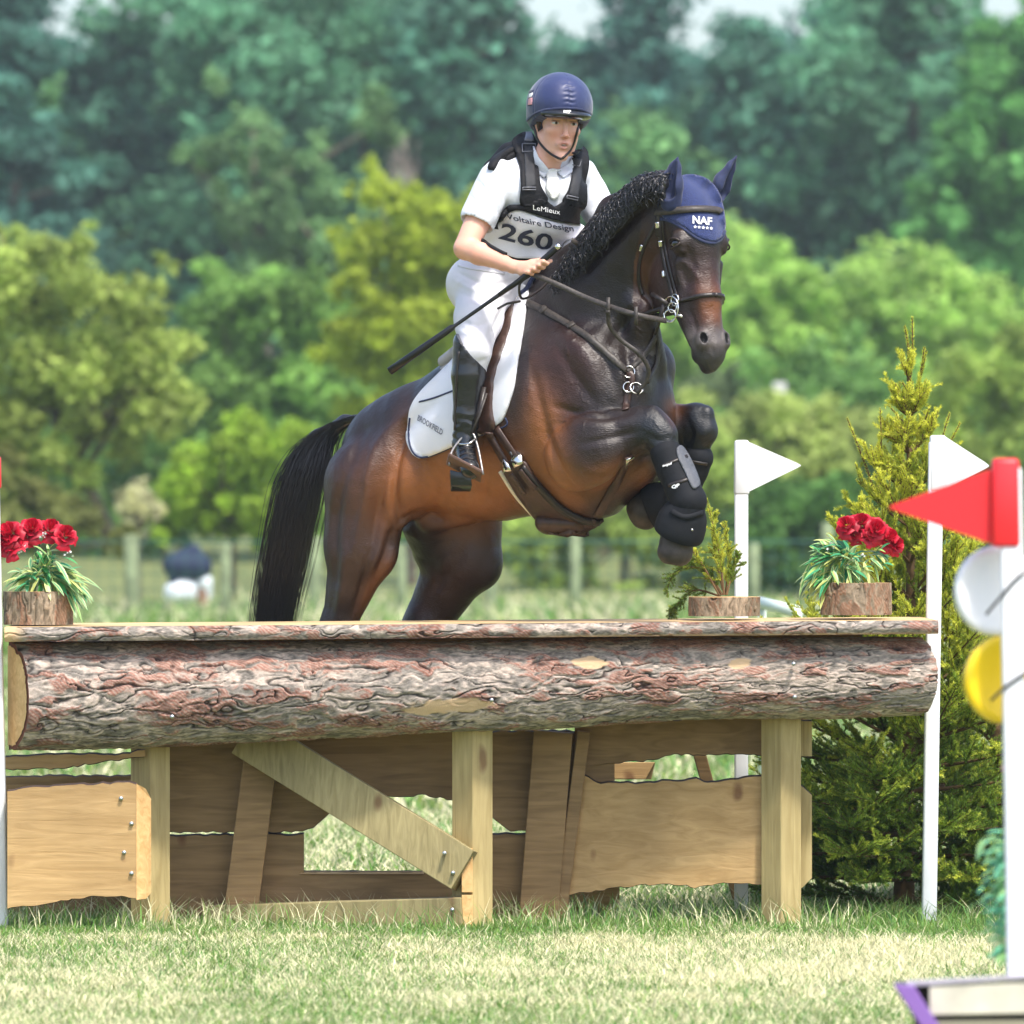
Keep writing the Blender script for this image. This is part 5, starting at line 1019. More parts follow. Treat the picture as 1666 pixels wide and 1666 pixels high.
# ------------------------------------------------------------------ ear bonnet
bonnet = empty('ear_bonnet', HD(.05,0,.05), 'navy blue knitted ear bonnet with white letters on the head of the horse', 'bonnet')
cap = child('cap', patch(smooth_poly([(1072,340),(1076,312),(1094,293),(1122,286),(1150,294),(1168,316),(1176,348),(1178,374),(1171,387),(1157,393),(1135,386),(1108,366),(1084,356)]), HB, .003, .005, 4, relax=3), M_navy, bonnet)
CB = world_bvh(cap, hbody)
child('edging', strap_on([(1070,356),(1086,358),(1108,369),(1134,388),(1157,396),(1172,390),(1179,376)], .012, .004, CB, .002, 36), M_navyd, bonnet)
def ear(base, mid, tip, Y0, rb, rm, facing, nm):
    b, m, t = P(*base, Y0), P(*mid, Y0-.01), P(*tip, Y0-.02); f = Field(np.minimum(np.minimum(b,m),t)-.09, np.maximum(np.maximum(b,m),t)+.09, .003)
    fc = Vector(facing).normalized()
    f.cone(b, m, rb, rm, .02, (fc,.6)); f.cone(m, m.lerp(t,.6), rm, rm*.5, .01, (fc,.6)); f.cone(m.lerp(t,.6), t, rm*.5, .003, .01, (fc,.6))
    f.cone(b.lerp(m,.5)+fc*.026, m.lerp(t,.75)+fc*.012, rm*.62, rm*.18, .006, (fc,.9), sub=True)
    return child(nm, f.mesh(nm, 2), M_navyd, bonnet)
ear((1092,328),(1091,300),(1103,255),at_px(1093,330,.0).y-.005,px_(18),px_(21),FV*.55+LV*-.8,'ear_cover')
ear((1160,330),(1175,300),(1199,253),.05,px_(15),px_(19),FV*.8+LV*.45+UP*-.1,'ear_cover')
child('lettering', text_on('NAF', (1127,364), (30,3), (0,-12), CB, .006, .03, Y=-.1), M_white, bonnet)
V_=[]; F_=[]
for i in range(5):
    c = np.array([1131+i*6.2, 370+i*.6]); o = len(V_)
    for j in range(10):
        a = -math.pi/2+j*math.pi/5; r = 2.9 if j%2 == 0 else 1.3; q, n = hit(c[0]+r*math.cos(a), c[1]+r*math.sin(a), CB, -.1); V_.append(q+n*.006)
    q, n = hit(c[0], c[1], CB, -.1); V_.append(q+n*.006); F_ += [(o+10, o+j, o+(j+1)%10) for j in range(10)]
child('star', mesh_from('star', V_, F_), M_white, bonnet)

# ------------------------------------------------------------------ bridle, bit and reins
bridle = empty('bridle', HD(0,0,.3), 'dark leather bridle with rolled noseband and loose ring bit on the head of the horse', 'bridle')
CB = world_bvh(cap, hbody)
def strapc(name, pts, w, t, m=M_leather, parent=None, off=.002, n=36, bv=None, Y=None): return child(name, strap_on(pts, w/HS, t, bv or CB, off, n, Y, name=name), m, parent)
strapc('browband', [(1067,346),(1085,344),(1110,342),(1140,341),(1168,343),(1173,346)], 11, .009, M_worn, bridle, .003)
strapc('headpiece', [(1082,322),(1074,340),(1070,360),(1072,385)], 9, .004, M_leather, bridle)
strapc('cheekpiece', [(1072,360),(1075,390),(1082,430),(1092,470),(1097,488)], 7, .004, M_leather, bridle)
strapc('cheekpiece', [(1077,356),(1082,400),(1092,445),(1102,484)], 5, .003, M_leather, bridle)
strapc('throatlatch', [(1069,362),(1060,378),(1048,402),(1041,430),(1040,458),(1046,480)], 6, .004, M_leather, bridle)
child('noseband', ring_strap(HD(-.035,0,.405), DV, FV, HB, .017, .010, .002, 56, .4, name='noseband'), M_leather, bridle)
def ring(c, r, axis, t, name, parent, m=M_steel, n=28):
    u = Vector(axis).orthogonal().normalized(); v = Vector(axis).normalized().cross(u)
    p = [c+u*r*math.cos(2*math.pi*i/n)+v*r*math.sin(2*math.pi*i/n) for i in range(n+1)]
    return child(name, tube_mesh([(p, t)], name, 8, False), m, parent)
bitc = at_px(1096,502,.012,-.2); YB = bitc.y-.035; LN = (LV*-1+FV*.15)
ring(P(1091,502,YB-.01), px_(19), LN, .0032, 'bit_ring', bridle); ring(P(1098,488,YB-.015), px_(9), LN, .003, 'bit_ring', bridle)
ring(P(1090,514,YB-.02), px_(10), LN+FV*.5, .003, 'bit_ring', bridle); ring(P(1094,500,YB-.012), px_(8), LN+FV*.3, .003, 'bit_ring', bridle)
child('bit', tube_mesh([([P(1100,512,YB-.015),P(1110,515,YB-.015),P(1122,519,YB+.0)],[.006,.007,.005])],'bit'), M_steel, bridle)
child('chin_strap', ribbon_mesh([P(1060,478,YB+.05),P(1072,485,YB+.01),P(1086,495,YB-.01)],[(0,-1,0)]*3,.016,.004), M_leather, bridle)
child('chin_strap', ribbon_mesh([P(1082,488,YB),P(1076,510,YB),P(1070,532,YB+.02),P(1066,545,YB+.03)],[(-.3,-1,0)]*4,.014,.004), M_leather, bridle)
for q in ((1070,366),(1080,446),(1075,396)): child('buckle', strap_on([(q[0],q[1]-5),(q[0]+1,q[1]+5)], px_(7), .006, CB, .004, 6), M_steel, bridle)
child('buckle', strap_on([(1046,398),(1043,408)], px_(7), .006, CB, .004, 6), M_steel, bridle)
# reins
rp = [P(866,446,.02),P(905,462,-.02),P(948,482,-.06),P(990,498,-.12),P(1035,512,-.19),P(1084,522,YB-.03)]
sp = spline([list(v) for v in rp], 40); rein = child('rein', ribbon_mesh(sp, [(-.25,-.95,.2)]*40, .021, .004), M_worn, bridle)
child('rein', tube_mesh([(spline([list(v) for v in [P(866,446,.02),P(846,462,.02),P(850,486,.06),P(880,470,.2),P(905,440,.3)]],30), .005)],'rein'), M_leather, bridle)
child('rein', ribbon_mesh(spline([list(v) for v in [P(930,390,.12),P(1000,440,.36),P(1080,500,.16),P(1130,515,.05)]],20), [(0,-1,.2)]*20, .018, .004), M_worn, bridle)
for q, Yq in (((990,499),-.135),((1035,514),-.205)):
    c = P(*q, Yq); child('rein_stop', ribbon_mesh([c+UP*.035, c+UP*.0, c-UP*.035], [(-.25,-.95,.2)]*3, .014, .007), M_worn, bridle)

# ------------------------------------------------------------------ breastplate with running martingale
bp = empty('breastplate', B(1020,615,-.1), 'worn leather breastplate with running martingale straps across the chest of the horse', 'breastplate')
strapc('shoulder_strap', [(852,490),(880,502),(918,524),(955,547),(990,577),(1018,603)], 11, .005, M_worn, bp, .003, 50, HB)
strapc('shoulder_strap', [(1068,533),(1064,552),(1050,575),(1035,592),(1020,606)], 9, .005, M_worn, bp, .003, 30, HB, -.05)
strapc('shoulder_strap', [(1068,540),(1071,565),(1066,595),(1052,622)], 8, .005, M_worn, bp, .003, 30, HB, -.05)
child('martingale', ribbon_mesh(spline([list(v) for v in [P(989,505,-.14),P(992,530,-.12),P(1010,553,-.10),P(1038,574,-.10),P(1054,597,-.08),P(1052,618,-.06),P(1036,640,-.04)]],40), [(-.2,-1,.1)]*40, .017, .004), M_worn, bp)
q = at_px(1022,606,.008); ring(q, px_(9), (0,-1,.2), .003, 'ring', bp)
q = at_px(1022,630,.010); ring(q, px_(8), (0,-1,.2), .003, 'ring', bp); ring(at_px(1036,632,.012), px_(10), (.3,-1,.6), .003, 'ring', bp)
strapc('chest_strap', [(1022,604),(1030,616),(1024,632),(1020,650),(1018,668)], 11, .005, M_brown, bp, .004, 20, HB)
strapc('chest_strap', [(1022,742),(1012,765),(1000,790),(985,815),(972,838)], 15, .006, M_brown, bp, .004, 20, HB)
child('buckle', strap_on([(1023,742),(1019,756)], px_(15), .007, HB, .008, 6), M_steel, bp)
for q in ((886,505),(930,531)): child('keeper', strap_on([(q[0]-2,q[1]-2),(q[0]+2,q[1]+2)], px_(14), .005, HB, .007, 5), M_worn, bp)
ring(at_px(850,490,.01), px_(7), (0,-1,.2), .003, 'ring', bp)

# ------------------------------------------------------------------ saddle pad and saddle
pad = empty('saddle_pad', B(760,640,-.2), 'white saddle pad with dark piping and maker name under the saddle', 'saddle pad')
p_out = smooth_poly([(838,470),(862,470),(857,520),(847,580),(838,635),(822,680),(810,692),(806,700),(788,706),(762,716),(735,728),(700,742),(680,743),(668,728),(665,700),(670,668),(690,638),(722,606),(745,580),(790,500)])
pcl = child('cloth', patch(p_out, HB, .006, .010, 6, relax=3, mirror=MIRR), M_white_cloth, pad)
PB = world_bvh(pcl, hbody)
child('piping', strap_on([(v.x,v.y) for v in smooth_poly([(822,680),(806,700),(788,706),(762,716),(735,728),(700,742),(680,743),(668,728),(665,700),(670,668),(690,638),(722,606)])][:70], px_(3), .003, PB, .0, 120), M_navyd, pad)
child('seam', strap_on([(682,654),(705,648),(737,636)], px_(3), .002, PB, .001, 14), M_navyd, pad)
child('lettering', text_on('BROOKFIELD', (680,684), (40,24), (2,-9), PB, .004, .008), mat('grey_print', (.07,.08,.12), .7), pad)
child('piping', strap_on([(846,478),(857,470),(864,455),(872,448)], px_(7), .004, PB, .002, 14), M_navyd, pad)

saddle = empty('saddle', B(780,560,0), 'dark brown jumping saddle with stirrups and girth on the back of the horse', 'saddle')
flap = child('flap', patch(smooth_poly([(800,478),(828,486),(838,500),(824,560),(808,610),(803,660),(808,697),(796,704),(776,700),(762,650),(758,590),(768,520)]), PB, .004, .008, 6, relax=3, mirror=MIRR), M_brown, saddle)
def sfield(lo, hi, prims, name, m, parent, h=.005, sm=2):
    f = Field(lo, hi, h); [p(f) for p in prims]; return child(name, f.mesh(name, sm), m, parent)
A_ = B(842,486,0)
seat = sfield(np.array(B(700,660,-.3))-.2, np.array(B(860,440,.3))+.2, [
    lambda f: f.chain([B(838,492,0),B(805,540,0),B(775,585,0),B(758,588,0)], [px_(16),px_(20),px_(24),px_(24)], .02, (HL,1.9)),
    lambda f: f.cone(B(742,574,-.08),B(742,574,.08),px_(10),px_(10),.02)], 'seat', M_brown, saddle)
M_roll = mat('grey_roll', (.36,.34,.34), .7, noise_amt=.2)
for (a, b, r) in (((722,588),(750,566),10),((722,602),(748,586),7),((720,614),(746,598),8)):
    sfield(np.array(B(700,640,-.3))-.1, np.array(B(770,540,.1))+.1, [lambda f: f.cone(B(*a,-.13),B(*b,-.15),px_(r),px_(r),.01)], 'panel_roll', M_roll, saddle)
FB = world_bvh(flap, pcl, hbody)
child('knee_roll', patch(smooth_poly([(806,486),(822,488),(820,520),(806,560),(796,600),(790,600),(793,550),(798,510)]), FB, .003, .014, 5, relax=3), mat('knee_leather', (.10,.055,.05), .5, noise_amt=.3, noise_scale=50, bump=.002), saddle)
child('breastplate_tab', tube_mesh([([P(810,502,.2),P(825,494,.16),P(846,490,.12)], .005)],'tab'), M_leather, saddle)
girth = child('girth', patch([Vector(v) for v in ((820,762),(838,742),(858,750),(880,786),(910,818),(945,838),(970,842),(962,853),(925,868),(892,862),(868,835),(842,800))], HB, .004, .012, 6, relax=2, mirror=MIRR), M_brown, saddle)
child('girth_edge', strap_on([(852,756),(880,790),(915,824),(950,842),(972,846)], px_(11), .016, HB, .008, 30), M_leather, girth)
child('fleece', strap_on([(816,765),(838,800),(862,828),(884,850)], px_(7), .012, HB, .002, 26), mat('fleece', (.75,.70,.6), .9, bump=.008, bump_scale=80), girth)
bf = sfield(np.array(B(860,900,-.3))-.1, np.array(B(980,820,.3))+.1, [lambda f: f.cone(B(895,850,-.02),B(940,852,-.02),px_(20),px_(14),.01,(HL,1.6))], 'belly_flap', M_brown, saddle)
for (a, b) in (((797,702),(829,757)),((811,697),(846,748))):
    child('girth_strap', strap_on([a, ((a[0]+b[0])/2,(a[1]+b[1])/2), b], px_(14), .006, FB, .012, 14), M_brown, saddle)
GB = world_bvh(girth, hbody)
for (a, b) in (((822,750),(830,764)),((838,741),(848,755))):
    child('buckle', strap_on([a, b], px_(20), .006, GB, .016, 6), M_steel, saddle)
for (a, b) in (((834,768),(856,800)),((848,762),(872,792))):
    child('girth_strap', strap_on([a, b], px_(10), .005, GB, .014, 10), M_brown, saddle)

# ------------------------------------------------------------------ leg protection
def hollow(prims, cut, name, m, root, h=.003, sm=1):
    f = Field(*cut, h); [p(f) for p in prims]; return child(name, f.mesh(name, sm), m, root)
def legboot(label, c, pts, rs, cuff):
    r = empty('tendon_boot', c, label, 'leg boot', 'black boots on the front legs of the horse')
    P3 = [B(*p) for p in pts]; lo = np.min([list(v) for v in P3],0)-.09; hi = np.max([list(v) for v in P3],0)+.09
    sh = hollow([lambda f: f.chain(P3, [px_(x) for x in rs], .012)], (lo, hi), 'shell', M_neo, r)
    for (a, b, w) in cuff: child('strap', strap_on([a, b], px_(w), .004, world_bvh(sh), .001, 10), M_leather, r)
    return r, sh
nb, nsh = legboot('black neoprene boot with grey guard on the near foreleg', B(1100,770,-.18), [(1084,738,-.185),(1096,765,-.18),(1110,792,-.18),(1120,815,-.18)], [25,26,27,29], [((1078,758),(1118,742),5),((1088,790),(1130,776),6)])
guard = child('guard', patch(smooth_poly([(1100,730),(1108,727),(1122,748),(1136,782),(1135,792),(1126,795),(1114,770),(1102,745)]), world_bvh(nsh), .002, .006, 3, relax=1), M_greyp, nb)
child('mark', text_on('equi', (1079,760), (14,-4), (0,-4), world_bvh(nsh), .006, .03), M_white, nb)
child('mark', text_on('QP', (1094,795), (12,-3), (0,-5), world_bvh(nsh), .006, .05), M_white, nb)
legboot('plain black neoprene boot on the far foreleg, partly hidden', B(1128,770,.15), [(1136,745,.15),(1128,765,.15),(1117,790,.145)], [24,23,24], [((1118,750),(1150,755),5)])
def bell(label, c, pts, rs, axp, extra=None):
    r = empty('overreach_boot', c, label, 'bell boot', 'black bell boots on the front hooves')
    P3 = [B(*p) for p in pts]; lo = np.min([list(v) for v in P3],0)-.13; hi = np.max([list(v) for v in P3],0)+.13; ax = (P3[-1]-P3[0]).normalized()
    f = Field(lo, hi, .003); f.chain(P3+[P3[-1]+ax*.05], [px_(x) for x in rs]+[px_(rs[-1]-8)], .012); f.half(P3[-1]+ax*.018, ax, 0)
    f.ell(P3[-1]+ax*.035, (ax,ax.orthogonal(),ax.cross(ax.orthogonal())), (.03,px_(rs[-1]-5),px_(rs[-1]-5)), .006, True)
    sh = child('shell', f.mesh('shell', 2), M_neo, r); child('collar', strap_on(extra, px_(9), .006, world_bvh(sh), .001, 14), M_neo, r); return r, sh
r_, sh_ = bell('black bell boot over the nearer raised front hoof', B(1108,850,-.17), [(1119,826,-.18),(1110,848,-.17),(1105,864,-.17)], [27,38,39], None, [(1092,832),(1115,842),(1143,834)])
blob_obj('stud', hit(1126,862,world_bvh(sh_))[0], ax3, (.005,.005,.005), M_steel, r_, 12)
bell('black bell boot over the folded back far hoof', B(1068,824,.11), [(1095,812,.13),(1078,819,.115),(1062,824,.10)], [24,34,35], None, [(1088,795),(1084,815),(1090,838)])
# ================================================================== RIDER
rider = empty('person', P(800,560,.5), 'rider in navy helmet, white shirt and breeches, wearing bib 260', 'rider')
M_skin = mat('skin', attr='col', rough=.48, bump=.0006, bump_scale=180, spec=.4)
M_skin.node_tree.nodes['Principled BSDF'].inputs['Subsurface Weight'].default_value = .12
M_skin.node_tree.nodes['Principled BSDF'].inputs['Subsurface Radius'].default_value = (.012,.004,.002)
M_shirt = mat('white_shirt', (.66,.69,.74), .8, bump=.003, bump_scale=22, sheen=.1)
M_breech = mat('white_breeches', (.65,.645,.69), .75, bump=.006, bump_scale=14)
M_vest = mat('black_vest', (.007,.007,.009), .7, spec=.3, bump=.002, bump_scale=90, noise_amt=.3, noise_scale=30)
M_web = mat('grey_webbing', (.022,.023,.027), .7, bump=.001, bump_scale=300)
M_bib = mat('lilac_bib', (.84,.83,.90), .8, bump=.003, bump_scale=25)
M_ink = mat('bib_ink', (.03,.035,.07), .7)
M_boot = mat('black_boot', (.010,.011,.014), .22, bump=.004, bump_scale=26, coat=.3)
def rp_(px): return px/410.
# head frame: f to the nose, l to her left ear, u up
ry = math.radians(75); rf0 = Vector((math.cos(ry),-math.sin(ry),0)); rl = Vector((math.sin(ry),math.cos(ry),0))
roll = Matrix.Rotation(math.radians(-3), 3, rf0); rt = math.radians(3)
RF = roll @ (rf0*math.cos(rt)-UP*math.sin(rt)); RU = roll @ (UP*math.cos(rt)+rf0*math.sin(rt)); RL = roll @ rl
YH = .30; EYE = P(917,201,YH)                      # midpoint between the eyes
def RD(f, l, u): return EYE+(RF*f+RL*l+RU*u)*1.12
axr = (RF, RL, RU)
lo = np.array(P(720,540,.95)); hi = np.array(P(1010,110,.95))
BFd = Field((lo[0],-.35,lo[2]), (hi[0],.95,hi[2]), .005)
f = BFd
f.ell(RD(-.075,0,.045),axr,(.098,.076,.098),.02); f.ell(RD(-.035,0,-.02),axr,(.062,.068,.085),.02)      # skull, face
f.cone(RD(-.030,0,-.06),RD(-.010,0,-.108),.052,.026,.02,(RL,1.15)); f.ell(RD(.006,0,-.114),axr,(.018,.022,.016),.012) # jaw, chin
for s in (-1,1):
    f.cone(RD(-.075,s*.056,-.045),RD(-.03,s*.036,-.095),.022,.018,.015)
    f.ell(RD(-.002,s*.040,-.024),axr,(.022,.024,.018),.02)            # cheekbones
    f.ell(RD(.014,s*.031,.020),axr,(.012,.024,.008),.010)             # brow ridge
    f.ell(RD(.025,s*.031,.000),axr,(.014,.019,.010),.007,True)      # eye sockets
    f.ell(RD(.0065,s*.031,.000),axr,(.0125,.017,.0105),.004)           # lids
    f.ell(RD(.030,s*.012,-.045),axr,(.010,.008,.006),.005)          # nostril wings
    f.ell(RD(-.085,s*.074,-.015),axr,(.017,.007,.030),.006); f.ell(RD(-.080,s*.082,-.010),axr,(.009,.004,.016),.004,True)
    f.cone(RD(.030,s*.022,-.050),RD(.016,s*.033,-.074),.002,.0015,.006,sub=True)
f.cone(RD(.018,0,.012),RD(.038,0,-.037),.008,.010,.008); f.ell(RD(.040,0,-.041),axr,(.012,.012,.009),.006)
f.ell(RD(.010,0,-.072),axr,(.019,.030,.022),.012)
f.chain([RD(.020,-.022,-.0735),RD(.028,0,-.067),RD(.020,.022,-.0735)],[.0035,.0042,.0035],.004); f.chain([RD(.018,-.019,-.078),RD(.026,0,-.0855),RD(.018,.019,-.078)],[.0035,.0052,.0035],.004)
f.ell(RD(.030,0,-.0755),axr,(.014,.0225,.0060),.002,True); f.cone(RD(.024,-.016,-.098),RD(.024,.016,-.098),.004,.004,.006,sub=True)
nkb = P(880,292,.46); f.chain([RD(-.070,0,-.06),P(887,262,.40),nkb],[.058,.055,.066],.02)
# trunk inside the clothes
TL = Vector((.80,.60,0)).normalized(); TFw = Vector((.60,-.80,0)).normalized()       # rider's left, rider's front
tors = [(P(878,296,.46),.085,.6),(P(872,335,.47),.145,.7),(P(848,395,.52),.125,.8),(P(818,450,.57),.14,.8)]
ShR, ShL = P(808,294,.30), P(944,290,.62)
ElR, WrR = P(757,404,.20), P(835,434,.06)
ElL, WrL = P(1000,385,.52), P(955,430,.40)
def torso(F, g=0, k=.03):
    F.cone(P(862,318,.47),P(845,400,.52),.150+g,.125+g,k,(TFw,.68)); F.cone(P(845,400,.52),P(812,460,.58),.125+g,.135+g,k,(TFw,.78))
    F.cone(P(830,297,.36),P(925,293,.57),.066+g,.062+g,.04,(TFw,.9)); F.cone(P(905,318,.42),P(892,352,.42),.09+g,.08+g,k)
    F.cone(P(884,266,.47),P(836,284,.42),.056+g,.058+g,k); F.cone(P(892,272,.47),P(938,282,.56),.055+g,.055+g,k)
    F.cone(P(850,318,.34),P(858,350,.36),.085+g,.075+g,k)
torso(f)
def arm(F, sh, el, wr, g=0, up=True, lowr=True):
    if up: F.chain([sh, sh.lerp(el,.5), el],[.062+g,.053+g,.044+g],.015)
    if lowr: F.chain([el, el.lerp(wr,.3), el.lerp(wr,.8), wr],[.042+g,.043+g,.029+g,.025+g],.012)
arm(f, ShR, ElR, WrR); arm(f, ShL, ElL, WrL)
# hands: palm, four curled fingers and a thumb closed round the whip and rein
GA = P(866,438,.02); WT = P(914,402,-.02)-P(838,460,.03); WT.normalize()       # whip line through the fist
def hand(F, wr, cen, grip, fw, sc=1.):
    d = (cen-wr).normalized(); nrm = d.cross(grip).normalized()
    if nrm.dot(fw) < 0: nrm = -nrm
    F.cone(wr, cen-d*.012*sc, .024*sc, .027*sc, .01, (nrm,.72)); F.cone(cen-d*.01*sc-grip*.022*sc, cen-d*.01*sc+grip*.022*sc, .019*sc, .019*sc, .01, (nrm,.8))
    for i,(o,L) in enumerate(((.033,.9),(.011,1.),(-.011,.95),(-.032,.8))):
        b = cen+d*.012*sc+grip*o*sc+nrm*.006*sc; r = .0088*sc*(1 if i<3 else .88)
        p1 = b+d*.026*L*sc+nrm*.010*sc; p2 = p1+(d*.002+nrm*-.0245*L)*sc*1.1+grip*.002; p3 = p2-d*.022*L*sc-nrm*.004*sc
        F.cone(b, p1, r*1.12, r*1.05, .004); F.cone(p1, p2, r*1.05, r*.95, .003); F.cone(p2, p3, r*.95, r*.85, .003)
    t0 = cen-d*.02*sc+grip*.030*sc; t1 = t0+(d*.022+grip*.022-nrm*.006)*sc; t2 = t1+(d*.026+grip*.004-nrm*.012)*sc
    F.cone(t0, t1, .0125*sc, .0105*sc, .006); F.cone(t1, t2, .0105*sc, .0085*sc, .004)
hand(f, WrR, P(862,436,.02), WT, Vector((.2,-1,.3)), 1.05)
hand(f, WrL, P(938,432,.36), Vector((-.3,-.3,.8)).normalized(), Vector((-.3,-1,.3)), 1.0)
# seat, thighs, knees and calves, left leg too
HipR, KnR, AnR = P(786,468,.44), P(772,572,.22), P(757,700,.26)
HipL, KnL, AnL = P(850,462,.78), P(905,560,.95), P(880,690,.98)
bme = f.mesh('body', 2); bV = np.empty(len(bme.vertices)*3, np.float32); bme.vertices.foreach_get('co', bV); bV = bV.reshape(-1,3)
r_ = (bV-np.array(EYE))/1.12; hf, hl, hu = r_@np.array(RF), r_@np.array(RL), r_@np.array(RU)
c = np.tile(np.array([.80,.46,.34]), (len(bV),1)); g = lambda a,b,d,ra,rb,rc: np.exp(-((hf-a)/ra)**2-((np.abs(hl)-b)/rb)**2-((hu-d)/rc)**2)
bx_, by_ = to_px(bV); c = mixc(c, [.60,.22,.14], np.exp(-((bx_-800)/60)**2-((by_-420)/30)**2)*.35+np.clip(fbm(bV*12,3,4),-.3,.3)*.3+.1)
c = mixc(c, [.60,.17,.12], g(.02,.035,-.045,.03,.022,.02)*.35); c = mixc(c, [.55,.16,.11], g(.04,0,-.045,.015,.012,.012)*.5)
c = mixc(c, [.44,.13,.11], g(.027,0,-.068,.012,.020,.004)*.8); c = mixc(c, [.48,.15,.12], g(.026,0,-.085,.012,.016,.005)*.8); c = mixc(c, [.05,.015,.015], g(.014,0,-.0755,.014,.022,.0055)*1.)
c = mixc(c, [.16,.085,.05], np.exp(-((np.abs(hl)-.032)/.020)**4-((hu-.0215+.004*(np.abs(hl)-.032)/.02)/.0042)**2)*(hf>0)*.95)
c = mixc(c, [.20,.09,.06], np.exp(-((np.abs(hl)-.031)/.016)**4-((hu-.0075)/.0028)**2)*(hf>0)*.85)
set_col(bme, c); blob_t = None; body = child('body', bme, M_skin, rider)
M_whiteeye = mat('eye_white', (.62,.60,.58), .2); M_iris = mat('iris', (.10,.07,.035), .15, coat=1); M_pupil = mat('pupil', (.004,.004,.004), .1)
blob_obj('teeth', RD(.017,0,-.0728), axr, (.006,.017,.0026), mat('teeth', (.6,.58,.52), .3), rider, 16)
for s in (-1,1):
    e = blob_obj('eye', RD(.0095,s*.031,-.0005), axr, (.0135,.0150,.0066), M_whiteeye, rider, 20)
    blob_obj('iris', RD(.0195,s*.031-.0005,.0), axr, (.0048,.0062,.0058), M_iris, e, 16); blob_obj('pupil', RD(.0225,s*.031-.0005,.0), axr, (.0028,.0032,.0032), M_pupil, e, 12)
sfield(np.array(RD(-.06,0,0))-.2, np.array(RD(-.06,0,0))+.2, [lambda f: f.ell(RD(-.08,0,.035),axr,(.088,.083,.075),.01), lambda f: f.cone(RD(-.058,-.074,.0),RD(-.055,-.072,-.03),.010,.004,.01), lambda f: f.cone(RD(-.05,.074,.0),RD(-.05,.072,-.03),.010,.004,.01),
    lambda f: f.ell(RD(.03,0,-.015),axr,(.05,.066,.055),.01,True)], 'hair', mat('brown_hair', (.04,.022,.014), .5, bump=.003, bump_scale=150), rider, .004)

# ---- clothes
def cloth(name, prims, m, lo, hi, h=.005, sm=2, root=None, wr=0, ws=9, after=None, folds=None):
    F = Field(lo, hi, h)
    for p in prims: p(F)
    me = F.mesh(name, sm)
    if wr:
        V = np.empty(len(me.vertices)*3, np.float32); me.vertices.foreach_get('co', V); V = V.reshape(-1,3); N = np.empty(len(V)*3, np.float32); me.vertices.foreach_get('normal', N); N = N.reshape(-1,3)
        q = V*ws*np.array([1,1,.55]); w_ = fbm(q+fbm(q*.6,2,8)[:,None]*1.1, 3, 12); V = V+N*((1-np.abs(w_)*2.6).clip(-1,1)*wr*(after(V) if after else 1))[:,None]
        me.vertices.foreach_set('co', V.ravel().astype(np.float32)); me.update()
    if folds:
        V, N = get_vn(me); put_v(me, brush(V.astype(float), N, folds))
    return child(name, me, m, root or rider)
slR = ShR.lerp(ElR,.58); slL = ShL.lerp(ElL,.62); aR = (ElR-ShR).normalized(); aL = (ElL-ShL).normalized()
def shirt_p(F):
    torso(F, .010); F.cone(ShR-aR*.01, slR, .072, .070, .03); F.cone(ShL-aL*.01, slL, .070, .066, .03)
    F.chain([P(884,284,.44), P(880,300,.46)],[.070,.080],.03)
    q = slR; 
shirt = cloth('shirt', [shirt_p, lambda F: F.cone(P(900,255,.26),P(908,282,.27),.03,.014,.006,sub=True),
    lambda F: F.cone(slR+aR*.030,slR+aR*.13,.064,.064,.006,sub=True), lambda F: F.cone(slL+aL*.03,slL+aL*.13,.058,.06,.006,sub=True)], M_shirt, tuple(lo*0+np.array([lo[0],-.1,lo[2]])), (hi[0],.95,P(800,215,.4).z), wr=.0050, ws=10, after=lambda V: sstep((slR+aR*.03).dot(aR)-V@np.array(aR),.0,.05)*sstep((slL+aL*.03).dot(aL)-V@np.array(aL),.0,.05)*1.0, folds=[([(775,292),(800,322),(812,352)],4,-.007),([(792,282),(812,312),(822,338)],3.5,.006),([(822,290),(818,320),(824,342)],4,-.007),([(765,318),(785,340)],3,-.005),([(800,300),(790,330),(775,345)],4,.005),([(955,298),(952,325),(940,350)],4,-.006),([(970,300),(965,330)],4,.005),([(800,365),(822,378),(840,400)],5,-.006),([(888,300),(895,320)],3,-.004)])
# collar and tie
SB = world_bvh(shirt, body)
def fpatch(name, poly, m, off, th, bv, parent=None, step=3, sm=True, relax=2, Y=None):
    return child(name, patch(smooth_poly(poly) if sm else [Vector(p) for p in poly], bv, off, th, step, relax=relax, Y=Y), m, parent or rider)
fpatch('collar', [(872,240),(878,256),(898,281),(884,292),(874,284),(868,262),(867,246)], M_shirt, .006, .006, SB, sm=False)
fpatch('collar', [(932,252),(924,266),(903,281),(916,292),(928,284),(934,268)], M_shirt, .006, .006, SB, sm=False)
tie = fpatch('tie', [(890,276),(898,272),(907,276),(906,288),(911,304),(909,318),(900,325),(890,319),(885,305),(891,289)], mat('cream_tie', (.72,.73,.68), .6, bump=.004, bump_scale=60), .008, .012, SB)
